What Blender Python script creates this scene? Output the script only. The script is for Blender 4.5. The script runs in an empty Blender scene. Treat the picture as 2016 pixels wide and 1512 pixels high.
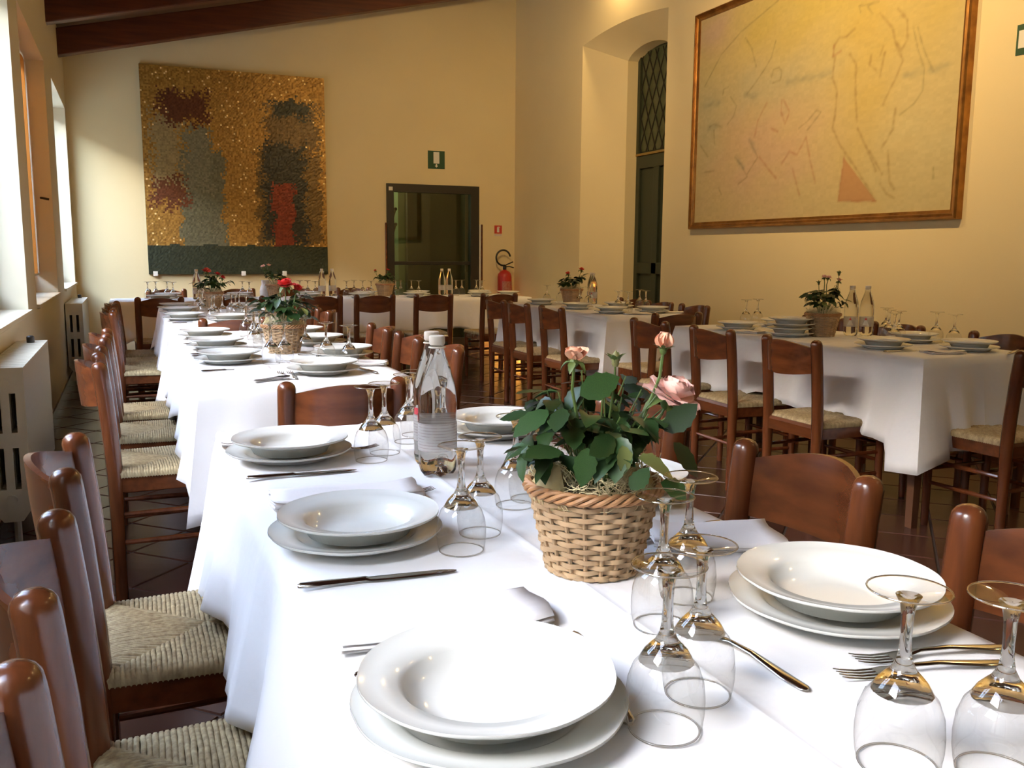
import bpy, math, random
from math import sin, cos, pi, radians, sqrt, exp, atan2, hypot
from mathutils import Vector, Matrix
import numpy as np

random.seed(7)
SC = bpy.context.scene
COL = SC.collection

# ------------------------------------------------------------------ camera
F_PX = 1773.0
def setup_camera():
    f, r = F_PX, radians(0.4)
    dx, dy = 253 - 1008, 495 - 756
    x = dx * cos(r) + dy * sin(r); y = -dx * sin(r) + dy * cos(r)
    pitch = atan2(-y, f); yaw = atan2(-x, hypot(f, y))
    fw = Vector((sin(yaw) * cos(pitch), cos(yaw) * cos(pitch), -sin(pitch)))
    rt = Vector((cos(yaw), -sin(yaw), 0)); up = rt.cross(fw); dn = -up
    ex = rt * cos(r) - dn * sin(r); ey = rt * sin(r) + dn * cos(r)
    cd = bpy.data.cameras.new('camera'); cam = bpy.data.objects.new('camera', cd); COL.objects.link(cam)
    m = Matrix(((ex.x, -ey.x, -fw.x, 0), (ex.y, -ey.y, -fw.y, 0), (ex.z, -ey.z, -fw.z, 1.2), (0, 0, 0, 1)))
    cam.matrix_world = m
    cd.sensor_width = 36.0; cd.lens = 36.0 * f / 2016.0; cd.clip_start = 0.02
    SC.camera = cam
    return ex, ey, fw
EX, EY, FW = setup_camera()
def to_px(P):
    q = Vector(P) - Vector((0, 0, 1.2)); d = q.dot(FW)
    if d < 0.1: return None
    return 1008 + F_PX * q.dot(EX) / d, 756 + F_PX * q.dot(EY) / d, d

# ------------------------------------------------------------------ world, sun, exposure
SKY_STRENGTH = 6.3
SUN_STRENGTH = 240.0
LAMP_W = 40.0
ADDED_SPOT_W = 190.0
SC.view_settings.view_transform = 'Standard'; SC.view_settings.look = 'None'
SC.view_settings.gamma = 1.0; SC.view_settings.exposure = 0.0
SC.view_settings.use_curve_mapping = False
w = bpy.data.worlds.new('sky'); SC.world = w; w.use_nodes = True
nt = w.node_tree; nt.nodes.clear()
sky = nt.nodes.new('ShaderNodeTexSky'); sky.sky_type = 'NISHITA'; sky.sun_disc = False
sky.sun_elevation = radians(21.5); sky.sun_rotation = radians(259.8); sky.air_density = 1.0; sky.dust_density = 1.5
bg = nt.nodes.new('ShaderNodeBackground'); bg.inputs['Strength'].default_value = SKY_STRENGTH
wo = nt.nodes.new('ShaderNodeOutputWorld')
hs = nt.nodes.new('ShaderNodeHueSaturation'); hs.inputs['Saturation'].default_value = .9   # thin high haze
nt.links.new(sky.outputs[0], hs.inputs['Color']); nt.links.new(hs.outputs[0], bg.inputs[0]); nt.links.new(bg.outputs[0], wo.inputs[0])
sd = bpy.data.lights.new('sun', 'SUN'); sd.energy = SUN_STRENGTH; sd.color = (1.0, 0.50, 0.14); sd.angle = radians(0.6)
so = bpy.data.objects.new('sun', sd); COL.objects.link(so)
so.rotation_euler = Vector((1.0, 0.18, -0.40)).to_track_quat('-Z', 'Y').to_euler()
SC.cycles.max_bounces = 12; SC.cycles.transparent_max_bounces = 32; SC.cycles.transmission_bounces = 10
SC.cycles.sample_clamp_indirect = 6.0; SC.cycles.blur_glossy = 0.5

# ------------------------------------------------------------------ helpers
def tag(o, label=None, cat=None, group=None, kind=None):
    if label: o['label'] = label
    if cat: o['category'] = cat
    if group: o['group'] = group
    if kind: o['kind'] = kind
    return o
def ob(name, data, parent=None, loc=(0, 0, 0), rot=(0, 0, 0), scale=None):
    o = bpy.data.objects.new(name, data); COL.objects.link(o)
    if parent: o.parent = parent
    o.location = loc; o.rotation_euler = rot
    if scale: o.scale = scale
    return o
def thing(name, label, cat, loc=(0, 0, 0), rz=0.0, group=None):
    return tag(ob(name, None, None, loc, (0, 0, rz)), label, cat, group)

class MB:
    def __init__(s): s.v = []; s.f = []; s.m = []
    def face(s, idx, m=0): s.f.append(tuple(idx)); s.m.append(m)
    def box(s, x0, x1, y0, y1, z0, z1, m=0):
        b = len(s.v)
        s.v += [(x0, y0, z0), (x1, y0, z0), (x1, y1, z0), (x0, y1, z0), (x0, y0, z1), (x1, y0, z1), (x1, y1, z1), (x0, y1, z1)]
        for q in ((0, 3, 2, 1), (4, 5, 6, 7), (0, 1, 5, 4), (1, 2, 6, 5), (2, 3, 7, 6), (3, 0, 4, 7)): s.face([b + i for i in q], m)
        return s
    def rings(s, rings, closed=True, cap0=False, cap1=False, m=0):
        b = len(s.v); n = len(rings[0])
        for r in rings: s.v += [tuple(p) for p in r]
        for k in range(len(rings) - 1):
            for i in range(n if closed else n - 1):
                j = (i + 1) % n
                s.face((b + k * n + i, b + k * n + j, b + (k + 1) * n + j, b + (k + 1) * n + i), m)
        if cap0: s.face([b + i for i in reversed(range(n))], m)
        if cap1: s.face([b + (len(rings) - 1) * n + i for i in range(n)], m)
        return s
    def lathe(s, prof, seg=32, m=0, wob=None, cap0=False, cap1=False, cx=0, cy=0):
        R = []
        for (r, z) in prof:
            R.append([(cx + (r * (wob(2 * pi * i / seg, r) if wob else 1)) * cos(2 * pi * i / seg),
                       cy + (r * (wob(2 * pi * i / seg, r) if wob else 1)) * sin(2 * pi * i / seg), z) for i in range(seg)])
        return s.rings(R, True, cap0, cap1, m)
    def tube(s, pts, rad, seg=6, m=0, caps=True, closed=False):
        pts = [Vector(p) for p in pts]; n = len(pts); R = []
        ref = None
        for i, p in enumerate(pts):
            a = pts[(i - 1) % n] if (closed or i > 0) else p
            c = pts[(i + 1) % n] if (closed or i < n - 1) else p
            t = (c - a).normalized()
            if ref is None:
                ref = Vector((0, 0, 1)) if abs(t.z) < 0.9 else Vector((1, 0, 0))
            u = (ref - t * ref.dot(t)).normalized(); v = t.cross(u); ref = u
            r = rad[i] if isinstance(rad, (list, tuple)) else rad
            R.append([p + (u * cos(2 * pi * k / seg) + v * sin(2 * pi * k / seg)) * r for k in range(seg)])
        if closed: R.append(R[0]); caps = False
        return s.rings(R, True, caps, caps, m)
    def data(s, name, mats, smooth=True, ang=40):
        me = bpy.data.meshes.new(name); me.from_pydata(s.v, [], s.f)
        if not isinstance(mats, (list, tuple)): mats = [mats]
        for m in mats: me.materials.append(m)
        if len(mats) > 1: me.polygons.foreach_set('material_index', s.m)
        if smooth:
            me.polygons.foreach_set('use_smooth', [True] * len(me.polygons))
            try: me.set_sharp_from_angle(angle=radians(ang))
            except Exception: pass
        me.update()
        return me
    def build(s, name, mats, parent=None, smooth=True, ang=40, **k):
        return ob(name, s.data(name, mats, smooth, ang), parent, **k)
def boxo(name, x0, x1, y0, y1, z0, z1, mat, parent=None, bev=0.0):
    o = MB().box(x0, x1, y0, y1, z0, z1).build(name, mat, parent, smooth=False)
    if bev:
        md = o.modifiers.new('b', 'BEVEL'); md.width = bev; md.segments = 2
    return o

# ------------------------------------------------------------------ materials
MATS = {}
def mat(name, col, rough=0.6, metal=0.0, spec=0.5, coat=0.0, noise=None, bump=None, rnd=0.0, sheen=0.0, stretch=None):
    """Principled; noise=(scale, other colour, detail); bump=(scale, strength, distance)"""
    if name in MATS: return MATS[name]
    m = bpy.data.materials.new(name); m.use_nodes = True; n = m.node_tree.nodes; L = m.node_tree.links
    p = n['Principled BSDF']
    p.inputs['Roughness'].default_value = rough; p.inputs['Metallic'].default_value = metal
    p.inputs['Specular IOR Level'].default_value = spec; p.inputs['Coat Weight'].default_value = coat
    p.inputs['Coat Roughness'].default_value = 0.08
    p.inputs['Sheen Weight'].default_value = sheen
    p.inputs['Base Color'].default_value = (*col, 1)
    tc = n.new('ShaderNodeTexCoord'); src = tc.outputs['Object']
    if stretch:
        mp = n.new('ShaderNodeMapping'); mp.inputs['Scale'].default_value = stretch
        L.new(src, mp.inputs[0]); src = mp.outputs[0]
    out = None
    if noise:
        tx = n.new('ShaderNodeTexNoise'); tx.inputs['Scale'].default_value = noise[0]; tx.inputs['Detail'].default_value = noise[2]
        L.new(src, tx.inputs['Vector'])
        rp = n.new('ShaderNodeValToRGB'); rp.color_ramp.elements[0].position = .3; rp.color_ramp.elements[1].position = .7
        rp.color_ramp.elements[0].color = (*col, 1); rp.color_ramp.elements[1].color = (*noise[1], 1)
        L.new(tx.outputs[0], rp.inputs[0]); out = rp.outputs[0]
    if rnd:
        oi = n.new('ShaderNodeObjectInfo'); mr = n.new('ShaderNodeMapRange')
        mr.inputs[3].default_value = 1 - rnd; mr.inputs[4].default_value = 1 + rnd
        L.new(oi.outputs['Random'], mr.inputs[0])
        hs = n.new('ShaderNodeHueSaturation')
        if out: L.new(out, hs.inputs['Color'])
        else: hs.inputs['Color'].default_value = (*col, 1)
        L.new(mr.outputs[0], hs.inputs['Value']); out = hs.outputs[0]
    if out: L.new(out, p.inputs['Base Color'])
    if bump:
        b = n.new('ShaderNodeBump'); b.inputs['Strength'].default_value = bump[1]; b.inputs['Distance'].default_value = bump[2]
        t2 = n.new('ShaderNodeTexNoise'); t2.inputs['Scale'].default_value = bump[0]; t2.inputs['Detail'].default_value = 4
        L.new(src, t2.inputs['Vector']); L.new(t2.outputs[0], b.inputs['Height']); L.new(b.outputs[0], p.inputs['Normal'])
    MATS[name] = m
    return m
def mat_wood(name, a, b, rough, axis, scale=14.0, coat=0.25):
    m = mat(name, a, rough, coat=coat, rnd=0.16, noise=(3.0, b, 6.0), stretch=tuple(scale * (0.12 if i == axis else 1.0) for i in range(3)))
    return m
def mat_attr(name, rough, metal=0.0, spec=0.4):
    m = bpy.data.materials.new(name); m.use_nodes = True; n = m.node_tree.nodes; L = m.node_tree.links
    a = n.new('ShaderNodeAttribute'); a.attribute_name = 'Col'
    p = n['Principled BSDF']; p.inputs['Roughness'].default_value = rough; p.inputs['Metallic'].default_value = metal
    p.inputs['Specular IOR Level'].default_value = spec
    L.new(a.outputs['Color'], p.inputs['Base Color'])
    return m
def mat_thin(name, tint, ior=1.5, rough=0.0):
    """thin sheet of glass: what is not reflected by Fresnel goes straight through"""
    m = bpy.data.materials.new(name); m.use_nodes = True; n = m.node_tree.nodes; L = m.node_tree.links; n.clear()
    o = n.new('ShaderNodeOutputMaterial'); mx = n.new('ShaderNodeMixShader'); fr = n.new('ShaderNodeMath'); fr.operation = 'MULTIPLY_ADD'; fr.inputs[1].default_value = .8; fr.inputs[2].default_value = 2 * ((ior - 1) / (ior + 1)) ** 2
    lw = n.new('ShaderNodeLayerWeight'); lw.inputs[0].default_value = .5; pw = n.new('ShaderNodeMath'); pw.operation = 'POWER'; pw.inputs[1].default_value = 4.5
    L.new(lw.outputs['Facing'], pw.inputs[0]); L.new(pw.outputs[0], fr.inputs[0])
    tr = n.new('ShaderNodeBsdfTransparent'); tr.inputs[0].default_value = (*tint, 1)
    gl = n.new('ShaderNodeBsdfGlossy'); gl.inputs['Roughness'].default_value = rough
    L.new(fr.outputs[0], mx.inputs[0]); L.new(tr.outputs[0], mx.inputs[1]); L.new(gl.outputs[0], mx.inputs[2]); L.new(mx.outputs[0], o.inputs[0])
    return m
def mat_glass(name, tint, ior):
    m = bpy.data.materials.new(name); m.use_nodes = True; n = m.node_tree.nodes; L = m.node_tree.links; n.clear()
    o = n.new('ShaderNodeOutputMaterial'); g = n.new('ShaderNodeBsdfGlass'); g.inputs['Color'].default_value = (*tint, 1)
    g.inputs['IOR'].default_value = ior; g.inputs['Roughness'].default_value = 0.0
    L.new(g.outputs[0], o.inputs[0]); return m
def mat_emit(name, col, s):
    m = bpy.data.materials.new(name); m.use_nodes = True; n = m.node_tree.nodes; L = m.node_tree.links; n.clear()
    o = n.new('ShaderNodeOutputMaterial'); e = n.new('ShaderNodeEmission'); e.inputs[0].default_value = (*col, 1); e.inputs[1].default_value = s
    L.new(e.outputs[0], o.inputs[0]); return m

WALL = mat('plaster', (0.82, 0.69, 0.40), 0.92, spec=0.2, noise=(1.3, (0.79, 0.66, 0.38), 3), bump=(60, 0.12, 0.004))
WALL_DIM = mat('plaster_dim_side', (0.74, 0.68, 0.50), 0.92, spec=0.2, bump=(60, 0.12, 0.004))  # same plaster; the dimmer light on this wall is put into its colour
CEIL = mat('ceiling_boards', (0.13, 0.035, 0.012), 0.5, noise=(4, (0.08, 0.02, 0.008), 4), stretch=(1, 8, 8))
BEAM = mat('beam_wood', (0.15, 0.038, 0.012), 0.45, noise=(3, (0.07, 0.018, 0.007), 6), stretch=(0.6, 8, 8), rnd=0.1)
TILE = mat('terracotta', (0.085, 0.034, 0.022), 0.26, noise=(5, (0.058, 0.023, 0.016), 4), rnd=0.25, bump=(18, 0.08, 0.01), spec=0.5)
GROUT = mat('grout', (0.045, 0.03, 0.024), 0.9)
CLOTH = mat('white_cotton', (0.88, 0.87, 0.86), 0.85, spec=0.2, sheen=0.15, bump=(6, 0.38, 0.02))
NAPKIN = mat('napkin_cotton', (0.88, 0.84, 0.82), 0.9, spec=0.2, bump=(25, 0.25, 0.006))
CHINA = mat('china', (0.86, 0.86, 0.80), 0.13, spec=0.55, coat=0.3)
WV = mat_wood('chair_wood_upright', (0.150, 0.044, 0.014), (0.082, 0.022, 0.008), 0.26, 2)
WH = mat_wood('chair_wood_cross', (0.165, 0.048, 0.015), (0.082, 0.022, 0.008), 0.27, 1, 9.0)
RUSH = mat('rush', (0.50, 0.39, 0.21), 0.8, noise=(30, (0.28, 0.20, 0.10), 3), rnd=0.12, stretch=(3, 3, 1), bump=(90, 0.4, 0.003))
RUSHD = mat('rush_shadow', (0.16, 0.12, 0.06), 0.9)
TABLEW = mat('table_wood', (0.12, 0.05, 0.022), 0.5)
STEEL = mat('cutlery_steel', (0.62, 0.59, 0.55), 0.16, metal=1.0)
RADI = mat('radiator_enamel', (0.74, 0.70, 0.56), 0.35)
DARK = mat('dark_metal', (0.02, 0.018, 0.014), 0.4)
BRASS = mat('brass', (0.45, 0.33, 0.14), 0.35, metal=1.0)
GREENW = mat('green_painted_wood', (0.035, 0.042, 0.022), 0.45)
DFRAME = mat('door_frame_paint', (0.022, 0.018, 0.012), 0.4)
SHUT = mat('orange_shutter_paint', (0.62, 0.24, 0.045), 0.6, noise=(6, (0.56, 0.20, 0.04), 3))
GOLD = mat('gilt_frame', (0.46, 0.22, 0.055), 0.36, metal=0.8, noise=(12, (0.24, 0.11, 0.03), 3))
LEAF = mat('leaf_green', (0.024, 0.056, 0.014), 0.42, spec=0.4, rnd=0.5, noise=(40, (0.017, 0.042, 0.011), 2))
LEAFY = mat('leaf_pale', (0.20, 0.24, 0.07), 0.5, rnd=0.15)
STEM = mat('stem_green', (0.10, 0.15, 0.035), 0.5)
PINK = mat('petal_pink', (0.98, 0.54, 0.45), 0.6, noise=(30, (0.98, 0.66, 0.55), 2), sheen=0.2, rnd=0.08)
PEACH = mat('petal_peach', (0.98, 0.52, 0.33), 0.6, rnd=0.06)
RED = mat('petal_red', (0.62, 0.025, 0.02), 0.6, rnd=0.15)
CORAL = mat('petal_coral', (0.78, 0.09, 0.05), 0.6, rnd=0.12)
WICK = mat('wicker', (0.56, 0.38, 0.21), 0.65, noise=(25, (0.40, 0.26, 0.14), 3), rnd=0.15)
WICKR = mat('wicker_rim', (0.52, 0.27, 0.12), 0.5, noise=(25, (0.38, 0.19, 0.08), 3))
WICKG = mat('grey_pot', (0.34, 0.30, 0.23), 0.8, noise=(30, (0.26, 0.22, 0.16), 3), rnd=0.1)
SISAL = mat('sisal', (0.78, 0.66, 0.38), 0.8)
WRAP = mat('sisal_wrap', (0.72, 0.58, 0.30), 0.85, noise=(40, (0.60, 0.46, 0.22), 4), bump=(60, 0.5, 0.004))
SOIL = mat('soil', (0.02, 0.014, 0.01), 0.95)
CAPW = mat('cap_white', (0.86, 0.76, 0.62), 0.5)
CERAM = mat('white_ceramic', (0.80, 0.78, 0.74), 0.25, noise=(14, (0.55, 0.50, 0.52), 2))
REDP = mat('extinguisher_red', (0.50, 0.03, 0.022), 0.35)
SIGNG = mat('sign_green', (0.012, 0.065, 0.022), 0.5)
SIGNR = mat('sign_red', (0.55, 0.05, 0.03), 0.5)
SIGNW = mat('sign_white', (0.80, 0.78, 0.70), 0.5)
WFRAME = mat('window_frame_paint', (0.30, 0.13, 0.055), 0.5)
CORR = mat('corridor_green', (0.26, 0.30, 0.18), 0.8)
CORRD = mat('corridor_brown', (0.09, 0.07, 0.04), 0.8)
COURT = mat('courtyard_gravel', (0.52, 0.48, 0.40), 0.9)
THIN = mat_thin('thin_glass', (0.965, 0.965, 0.955), 1.46)
def mat_blind():
    m = bpy.data.materials.new('orange_blind'); m.use_nodes = True; n = m.node_tree.nodes; L = m.node_tree.links; n.clear()
    o = n.new('ShaderNodeOutputMaterial'); mx = n.new('ShaderNodeMixShader'); mx.inputs[0].default_value = .35
    df = n.new('ShaderNodeBsdfDiffuse'); df.inputs[0].default_value = (.62, .24, .05, 1); tl = n.new('ShaderNodeBsdfTranslucent'); tl.inputs[0].default_value = (.30, .125, .028, 1)
    L.new(df.outputs[0], mx.inputs[1]); L.new(tl.outputs[0], mx.inputs[2]); L.new(mx.outputs[0], o.inputs[0]); return m
BLIND = mat_blind()
PANE = mat_thin('window_pane', (0.97, 0.97, 0.97), 1.3)
DPANE = mat_thin('door_pane', (0.80, 0.84, 0.74), 1.45)
LEADG = mat('leaded_glass', (0.035, 0.05, 0.022), 0.3, noise=(7, (0.09, 0.10, 0.05), 2))
SOLID = mat_glass('solid_glass', (0.99, 0.985, 0.97), 1.48)
WATER = mat_glass('water_bottle', (0.985, 0.99, 0.985), 1.33)

# ------------------------------------------------------------------ room shell
XL, XR, YB, YF = -0.547, 4.684, 11.04, -4.5
TH = 0.30
def ceil_z(x): return 3.36 + 0.238 * (x - XL)
TZ = 0.77
# windows in the left wall: (y0, y1, z0, z1)
WINS = [(9.05, 10.88, .865, 2.69), (6.38, 8.28, .865, 2.69), (3.90, 5.86, .865, 2.69), (1.42, 3.38, .865, 2.69), (-1.06, .90, .865, 2.69)]
mb = MB()
xo = XL - TH; ztop = ceil_z(XL) + 0.3
allw = sorted(WINS)
yy = YF - .2
for (a, b, c, d) in allw:
    mb.box(xo, XL, yy, a, 0, ztop); mb.box(xo, XL, a, b, 0, c); mb.box(xo, XL, a, b, d, ztop); yy = b
mb.box(xo, XL, yy, YB + .3, 0, ztop)
tag(mb.build('wall_left', WALL_DIM, smooth=False), kind='structure')
# back wall with the glazed door opening
DX0, DX1, DZ1 = 2.962, 4.178, 2.052
mb = MB()
mb.box(XL - TH, DX0, YB, YB + .26, 0, 4.9); mb.box(DX1, XR + .7, YB, YB + .26, 0, 4.9); mb.box(DX0, DX1, YB, YB + .26, DZ1, 4.9)
tag(mb.build('wall_back', WALL, smooth=False), kind='structure')
tag(boxo('wall_front', XL - TH, XR + .3, YF - .25, YF, 0, 5, WALL), kind='structure')
# right wall with a splayed, arched niche
NY0, NY1 = 7.45, 9.165; IY0, IY1 = 7.90, 8.72
mb = MB()
N = 20
def zo(y): return 3.455 + 0.06 * (1 - ((y - (NY0 + NY1) / 2) / ((NY1 - NY0) / 2)) ** 2)
def zi(y):
    t = (y - (IY0 + IY1) / 2) / ((IY1 - IY0) / 2); return 3.20 + 0.15 * sqrt(max(0, 1 - 0.92 * t * t))
mb.box(XR, XR + .25, YF - .2, NY0, 0, 5.2); mb.box(XR, XR + .25, NY1, YB + .2, 0, 5.2)
outer = [(XR, NY0, 0)] + [(XR, NY0 + (NY1 - NY0) * i / N, zo(NY0 + (NY1 - NY0) * i / N)) for i in range(N + 1)] + [(XR, NY1, 0)]
inner = [(5.0, IY0, 0)] + [(5.0, IY0 + (IY1 - IY0) * i / N, zi(IY0 + (IY1 - IY0) * i / N)) for i in range(N + 1)] + [(5.0, IY1, 0)]
rev = [(5.22, y, z) for (_, y, z) in inner]
mb.rings([outer, inner, rev], closed=False)
b = len(mb.v); top = [(XR, y, 5.2) for (_, y, z) in outer[1:-1]]
mb.v += outer[1:-1] + top
for i in range(N): mb.face((b + i, b + i + 1, b + N + 1 + i + 1, b + N + 1 + i))
mb.box(XR + .04, XR + .7, NY0 - .01, NY1 + .01, 3.75, 5.2)
tag(mb.build('wall_right', WALL, ang=25), kind='structure')
# ceiling: sloping boards on beams
mb = MB()
xs = (XL - TH, XR + .6)
for k in range(48):
    y0 = YF - .2 + k * .305
    b = len(mb.v)
    for x in xs:
        for (y, dz) in ((y0, 0), (y0 + .300, 0), (y0 + .300, .05), (y0, .05)): mb.v.append((x, y, ceil_z(x) + dz))
    for i in range(4): mb.face((b + i, b + (i + 1) % 4, b + 4 + (i + 1) % 4, b + 4 + i))
b = len(mb.v)
mb.v += [(xs[0], YF - .3, ceil_z(xs[0]) + .04), (xs[1], YF - .3, ceil_z(xs[1]) + .04), (xs[1], YB + .3, ceil_z(xs[1]) + .04), (xs[0], YB + .3, ceil_z(xs[0]) + .04)]
mb.face((b, b + 1, b + 2, b + 3))
tag(mb.build('ceiling', CEIL, smooth=False), kind='structure')
def beam(y, h, wd):
    mb = MB(); b = 0
    for x in (XL - .1, XR + .2):
        zt = ceil_z(x)
        for (yy, dz) in ((y, -h), (y + wd, -h), (y + wd, 0), (y, 0)): mb.v.append((x, yy, zt + dz))
    for i in range(4): mb.face((i, (i + 1) % 4, 4 + (i + 1) % 4, 4 + i))
    mb.face((3, 2, 1, 0)); mb.face((4, 5, 6, 7))
    o = mb.build('beam', BEAM, smooth=False); md = o.modifiers.new('b', 'BEVEL'); md.width = .012; md.segments = 2
    tag(o, kind='structure')
for y in (10.21, 8.81, 7.41, 6.01, 4.61, 3.21, 1.81, 0.41, -0.99, -2.39): beam(y, .262, .13)

# floor: diagonal square terracotta tiles
fl = tag(MB().box(XL - TH, XR + .7, YF - .2, YB + .3, -.2, -.005).build('floor', GROUT, smooth=False), kind='structure')
TS = .301; h = TS / 2 - .004
tm = MB(); tm.v = [(-h, -h, -.006), (h, -h, -.006), (h, h, -.006), (-h, h, -.006)]
g = h - .003; tm.v += [(-g, -g, 0), (g, -g, 0), (g, g, 0), (-g, g, 0)]
for q in ((0, 1, 5, 4), (1, 2, 6, 5), (2, 3, 7, 6), (3, 0, 4, 7), (4, 5, 6, 7)): tm.face(q)
tile_me = tm.data('floor_tile', TILE, smooth=False)
cand = []
for i in range(-40, 60):
    for j in range(-40, 60):
        u = 4.17 + i * TS + TS / 2; v = 2.734 + j * TS + TS / 2
        x = (u - v) / sqrt(2); y = (u + v) / sqrt(2)
        if XL - .15 < x < XR + .15 and YF - .1 < y < YB + .1: cand.append((x, y))
def hid(x, y):   # under the tables and behind their cloths
    return (.28 < x < .80 and y < 7.5) or (3.25 < x < 3.7 and 2.9 < y < 7.5)
vis = []
for (x, y) in cand:
    p = to_px((x, y, 0))
    if p and -40 < p[0] < 2060 and 560 < p[1] < 1540 and not hid(x, y) and 0.9 < y < 10.5: vis.append((p[2], x, y))
vis.sort(); chosen = set((x, y) for (_, x, y) in vis[:290])
rest = MB()
for (x, y) in cand:
    if (x, y) in chosen:
        ob('floor_tile', tile_me, fl, (x, y, 0), (0, 0, radians(45)))
    else:
        b = len(rest.v); c, s_ = cos(radians(45)), sin(radians(45))
        rest.v += [(x + p[0] * c - p[1] * s_, y + p[0] * s_ + p[1] * c, p[2]) for p in tm.v]
        for f_ in tm.f: rest.face([b + k for k in f_])
tag(rest.build('floor_tile_field', TILE, fl, smooth=False), kind='stuff')
tag(MB().box(-60, XL - TH - .02, -60, 60, -.35, -.3).build('ground', COURT, smooth=False), kind='structure')

# windows: frame, mullion, panes, sill, two shutters swung open outside
for k, (a, b_, c, d) in enumerate(WINS):
    wn = tag(ob('window_%d' % (k + 1), None), kind='structure')
    x0, x1 = XL - .225, XL - .175
    mb = MB(); mb.box(x0, x1, a, a + .06, c, d); mb.box(x0, x1, b_ - .06, b_, c, d)
    mb.box(x0, x1, a + .06, b_ - .06, c, c + .13); mb.box(x0, x1, a + .06, b_ - .06, d - .06, d)
    mid = (a + b_) / 2; mb.box(x0 - .004, x1 + .006, mid - .05, mid + .05, c + .13, d - .06)
    mb.build('window_frame', WFRAME, wn, smooth=False)
    for (p, q) in ((a + .06, mid - .05), (mid + .05, b_ - .06)):
        MB().box(x0 + .02, x0 + .025, p, q, c + .13, d - .06).build('pane', PANE, wn, smooth=False)
    boxo('sill', XL - .17, XL + .022, a - .01, b_ + .01, c - .024, c + .001, WALL_DIM, wn, .004)
    for yy in ((b_ + .01,) if k == 2 else ()):
        mb = MB(); sx0, sx1 = XL - TH - .95, XL - TH - .02
        mb.box(sx0, sx0 + .07, yy, yy + .04, c, d); mb.box(sx1 - .07, sx1, yy, yy + .04, c, d)
        n = 26
        for i in range(n):
            z = c + (d - c) * (i + .5) / n; hh = (d - c) / n * .53
            mb.box(sx0 + .07, sx1 - .07, yy + .006, yy + .034, z - hh, z + hh)
        mb.build('shutter', SHUT, wn, smooth=False)
    if k in (1, 3):
        bl_end = b_ - .015 if k == 1 else a + .33  # second blind, out of view, added to dim and warm the front table
        mb = MB(); n = 40; xb = XL - .135
        mb.rings([[(xb + .003 * sin(i * .9), a + .02 + (bl_end - a - .02) * i / n, z) for i in range(n + 1)] for z in (c + .155, c + .165, (c + d) / 2, d - .01)], closed=False)
        mb.build('roller_blind', BLIND, wn, ang=80)
        mb = MB(); mb.tube([(xb, a + .015, c + .15), (xb, bl_end + .003, c + .15)], .008, 8); mb.build('blind_bar', SIGNW, wn)
    if k == 1:
        mb = MB(); mb.tube([(XL - .08, b_ , 1.62), (XL - .08, b_ - .03, 1.62), (XL - .05, b_ - .04, 1.615), (XL - .02, b_ - .04, 1.61)], .009, 8)
        mb.build('window_catch', DARK, wn)
NY = 8.65   # notch in an added unseen wall that blocks low sky; passes one sun strip
mb = MB()
for (p, q, zt_) in ((-40, NY - .2, 5.86), (NY - .2, NY + .2, 4.70), (NY + .2, 24, 5.86)): mb.box(-8.4, -7.5, p, q, -.3, zt_)
tag(mb.build('wall_light_block', mat('light_block_dark', (.13, .105, .075), .95), smooth=False), kind='structure')

tag(boxo('wall_side_block', -6.2, XL - TH, -1.6, -1.2, -.3, 4.2, mat('light_block_pale', (.72, .66, .55), .9)), kind='structure')  # added out of view to hold back sky glow from the windows

# glazed door in the back wall with a dim corridor behind it
dr = tag(ob('door_1', None), kind='structure')
y0, y1 = YB - .03, YB + .06
mb = MB(); mb.box(DX0, DX0 + .09, y0, y1, 0, DZ1); mb.box(DX1 - .115, DX1, y0, y1, 0, DZ1); mb.box(DX0 + .09, DX1 - .115, y0, y1, DZ1 - .10, DZ1)
mb.build('door_frame', DFRAME, dr, smooth=False)
boxo('door_rail', DX0 + .09, DX1 - .115, YB, YB + .05, 1.055, 1.10, DFRAME, dr, .004)
boxo('door_rail', DX0 + .09, DX1 - .115, YB, YB + .05, 0, .12, DFRAME, dr, .004)
for (p, q) in ((.12, 1.055), (1.10, DZ1 - .10)): MB().box(DX0 + .09, DX1 - .115, YB + .02, YB + .026, p, q).build('pane', DPANE, dr, smooth=False)
boxo('door_sticker', DX0 + .025, DX0 + .075, y0 - .002, y0, DZ1 - .085, DZ1 - .04, SIGNW, dr)
for n_, (p, q, r_) in enumerate(((DX0 - .022, DX0 - .002, WH), (DX1 + .028, DX1 + .052, WH), (DX1 + .004, DX1 + .024, SIGNW))):
    tag(boxo('trim_%d' % (n_ + 1), p, q, YB - .025, YB, 0, 1.575, r_, None, .003), kind='structure')
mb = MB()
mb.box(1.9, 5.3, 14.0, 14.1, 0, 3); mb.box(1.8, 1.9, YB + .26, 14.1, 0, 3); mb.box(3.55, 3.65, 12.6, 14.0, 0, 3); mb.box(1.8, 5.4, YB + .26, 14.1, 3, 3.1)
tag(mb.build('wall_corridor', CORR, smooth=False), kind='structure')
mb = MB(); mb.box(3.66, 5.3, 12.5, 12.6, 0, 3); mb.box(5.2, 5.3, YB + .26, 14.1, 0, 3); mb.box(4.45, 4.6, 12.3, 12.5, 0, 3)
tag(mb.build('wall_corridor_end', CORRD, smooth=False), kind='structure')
tag(boxo('floor_corridor', 1.8, 5.4, YB + .2, 14.1, -.1, 0, TILE), kind='structure')
ld = bpy.data.lights.new('corridor_lamp', 'POINT'); ld.energy = 34; ld.color = (.92, 1, .66); ld.shadow_soft_size = .15
ob('corridor_lamp', ld, None, (2.75, 12.6, 2.7))
cr = thing('coat_rack', 'dark hooked coat rack standing behind the glass of the end door', 'coat rack', (3.12, 11.95, 0))
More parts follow.
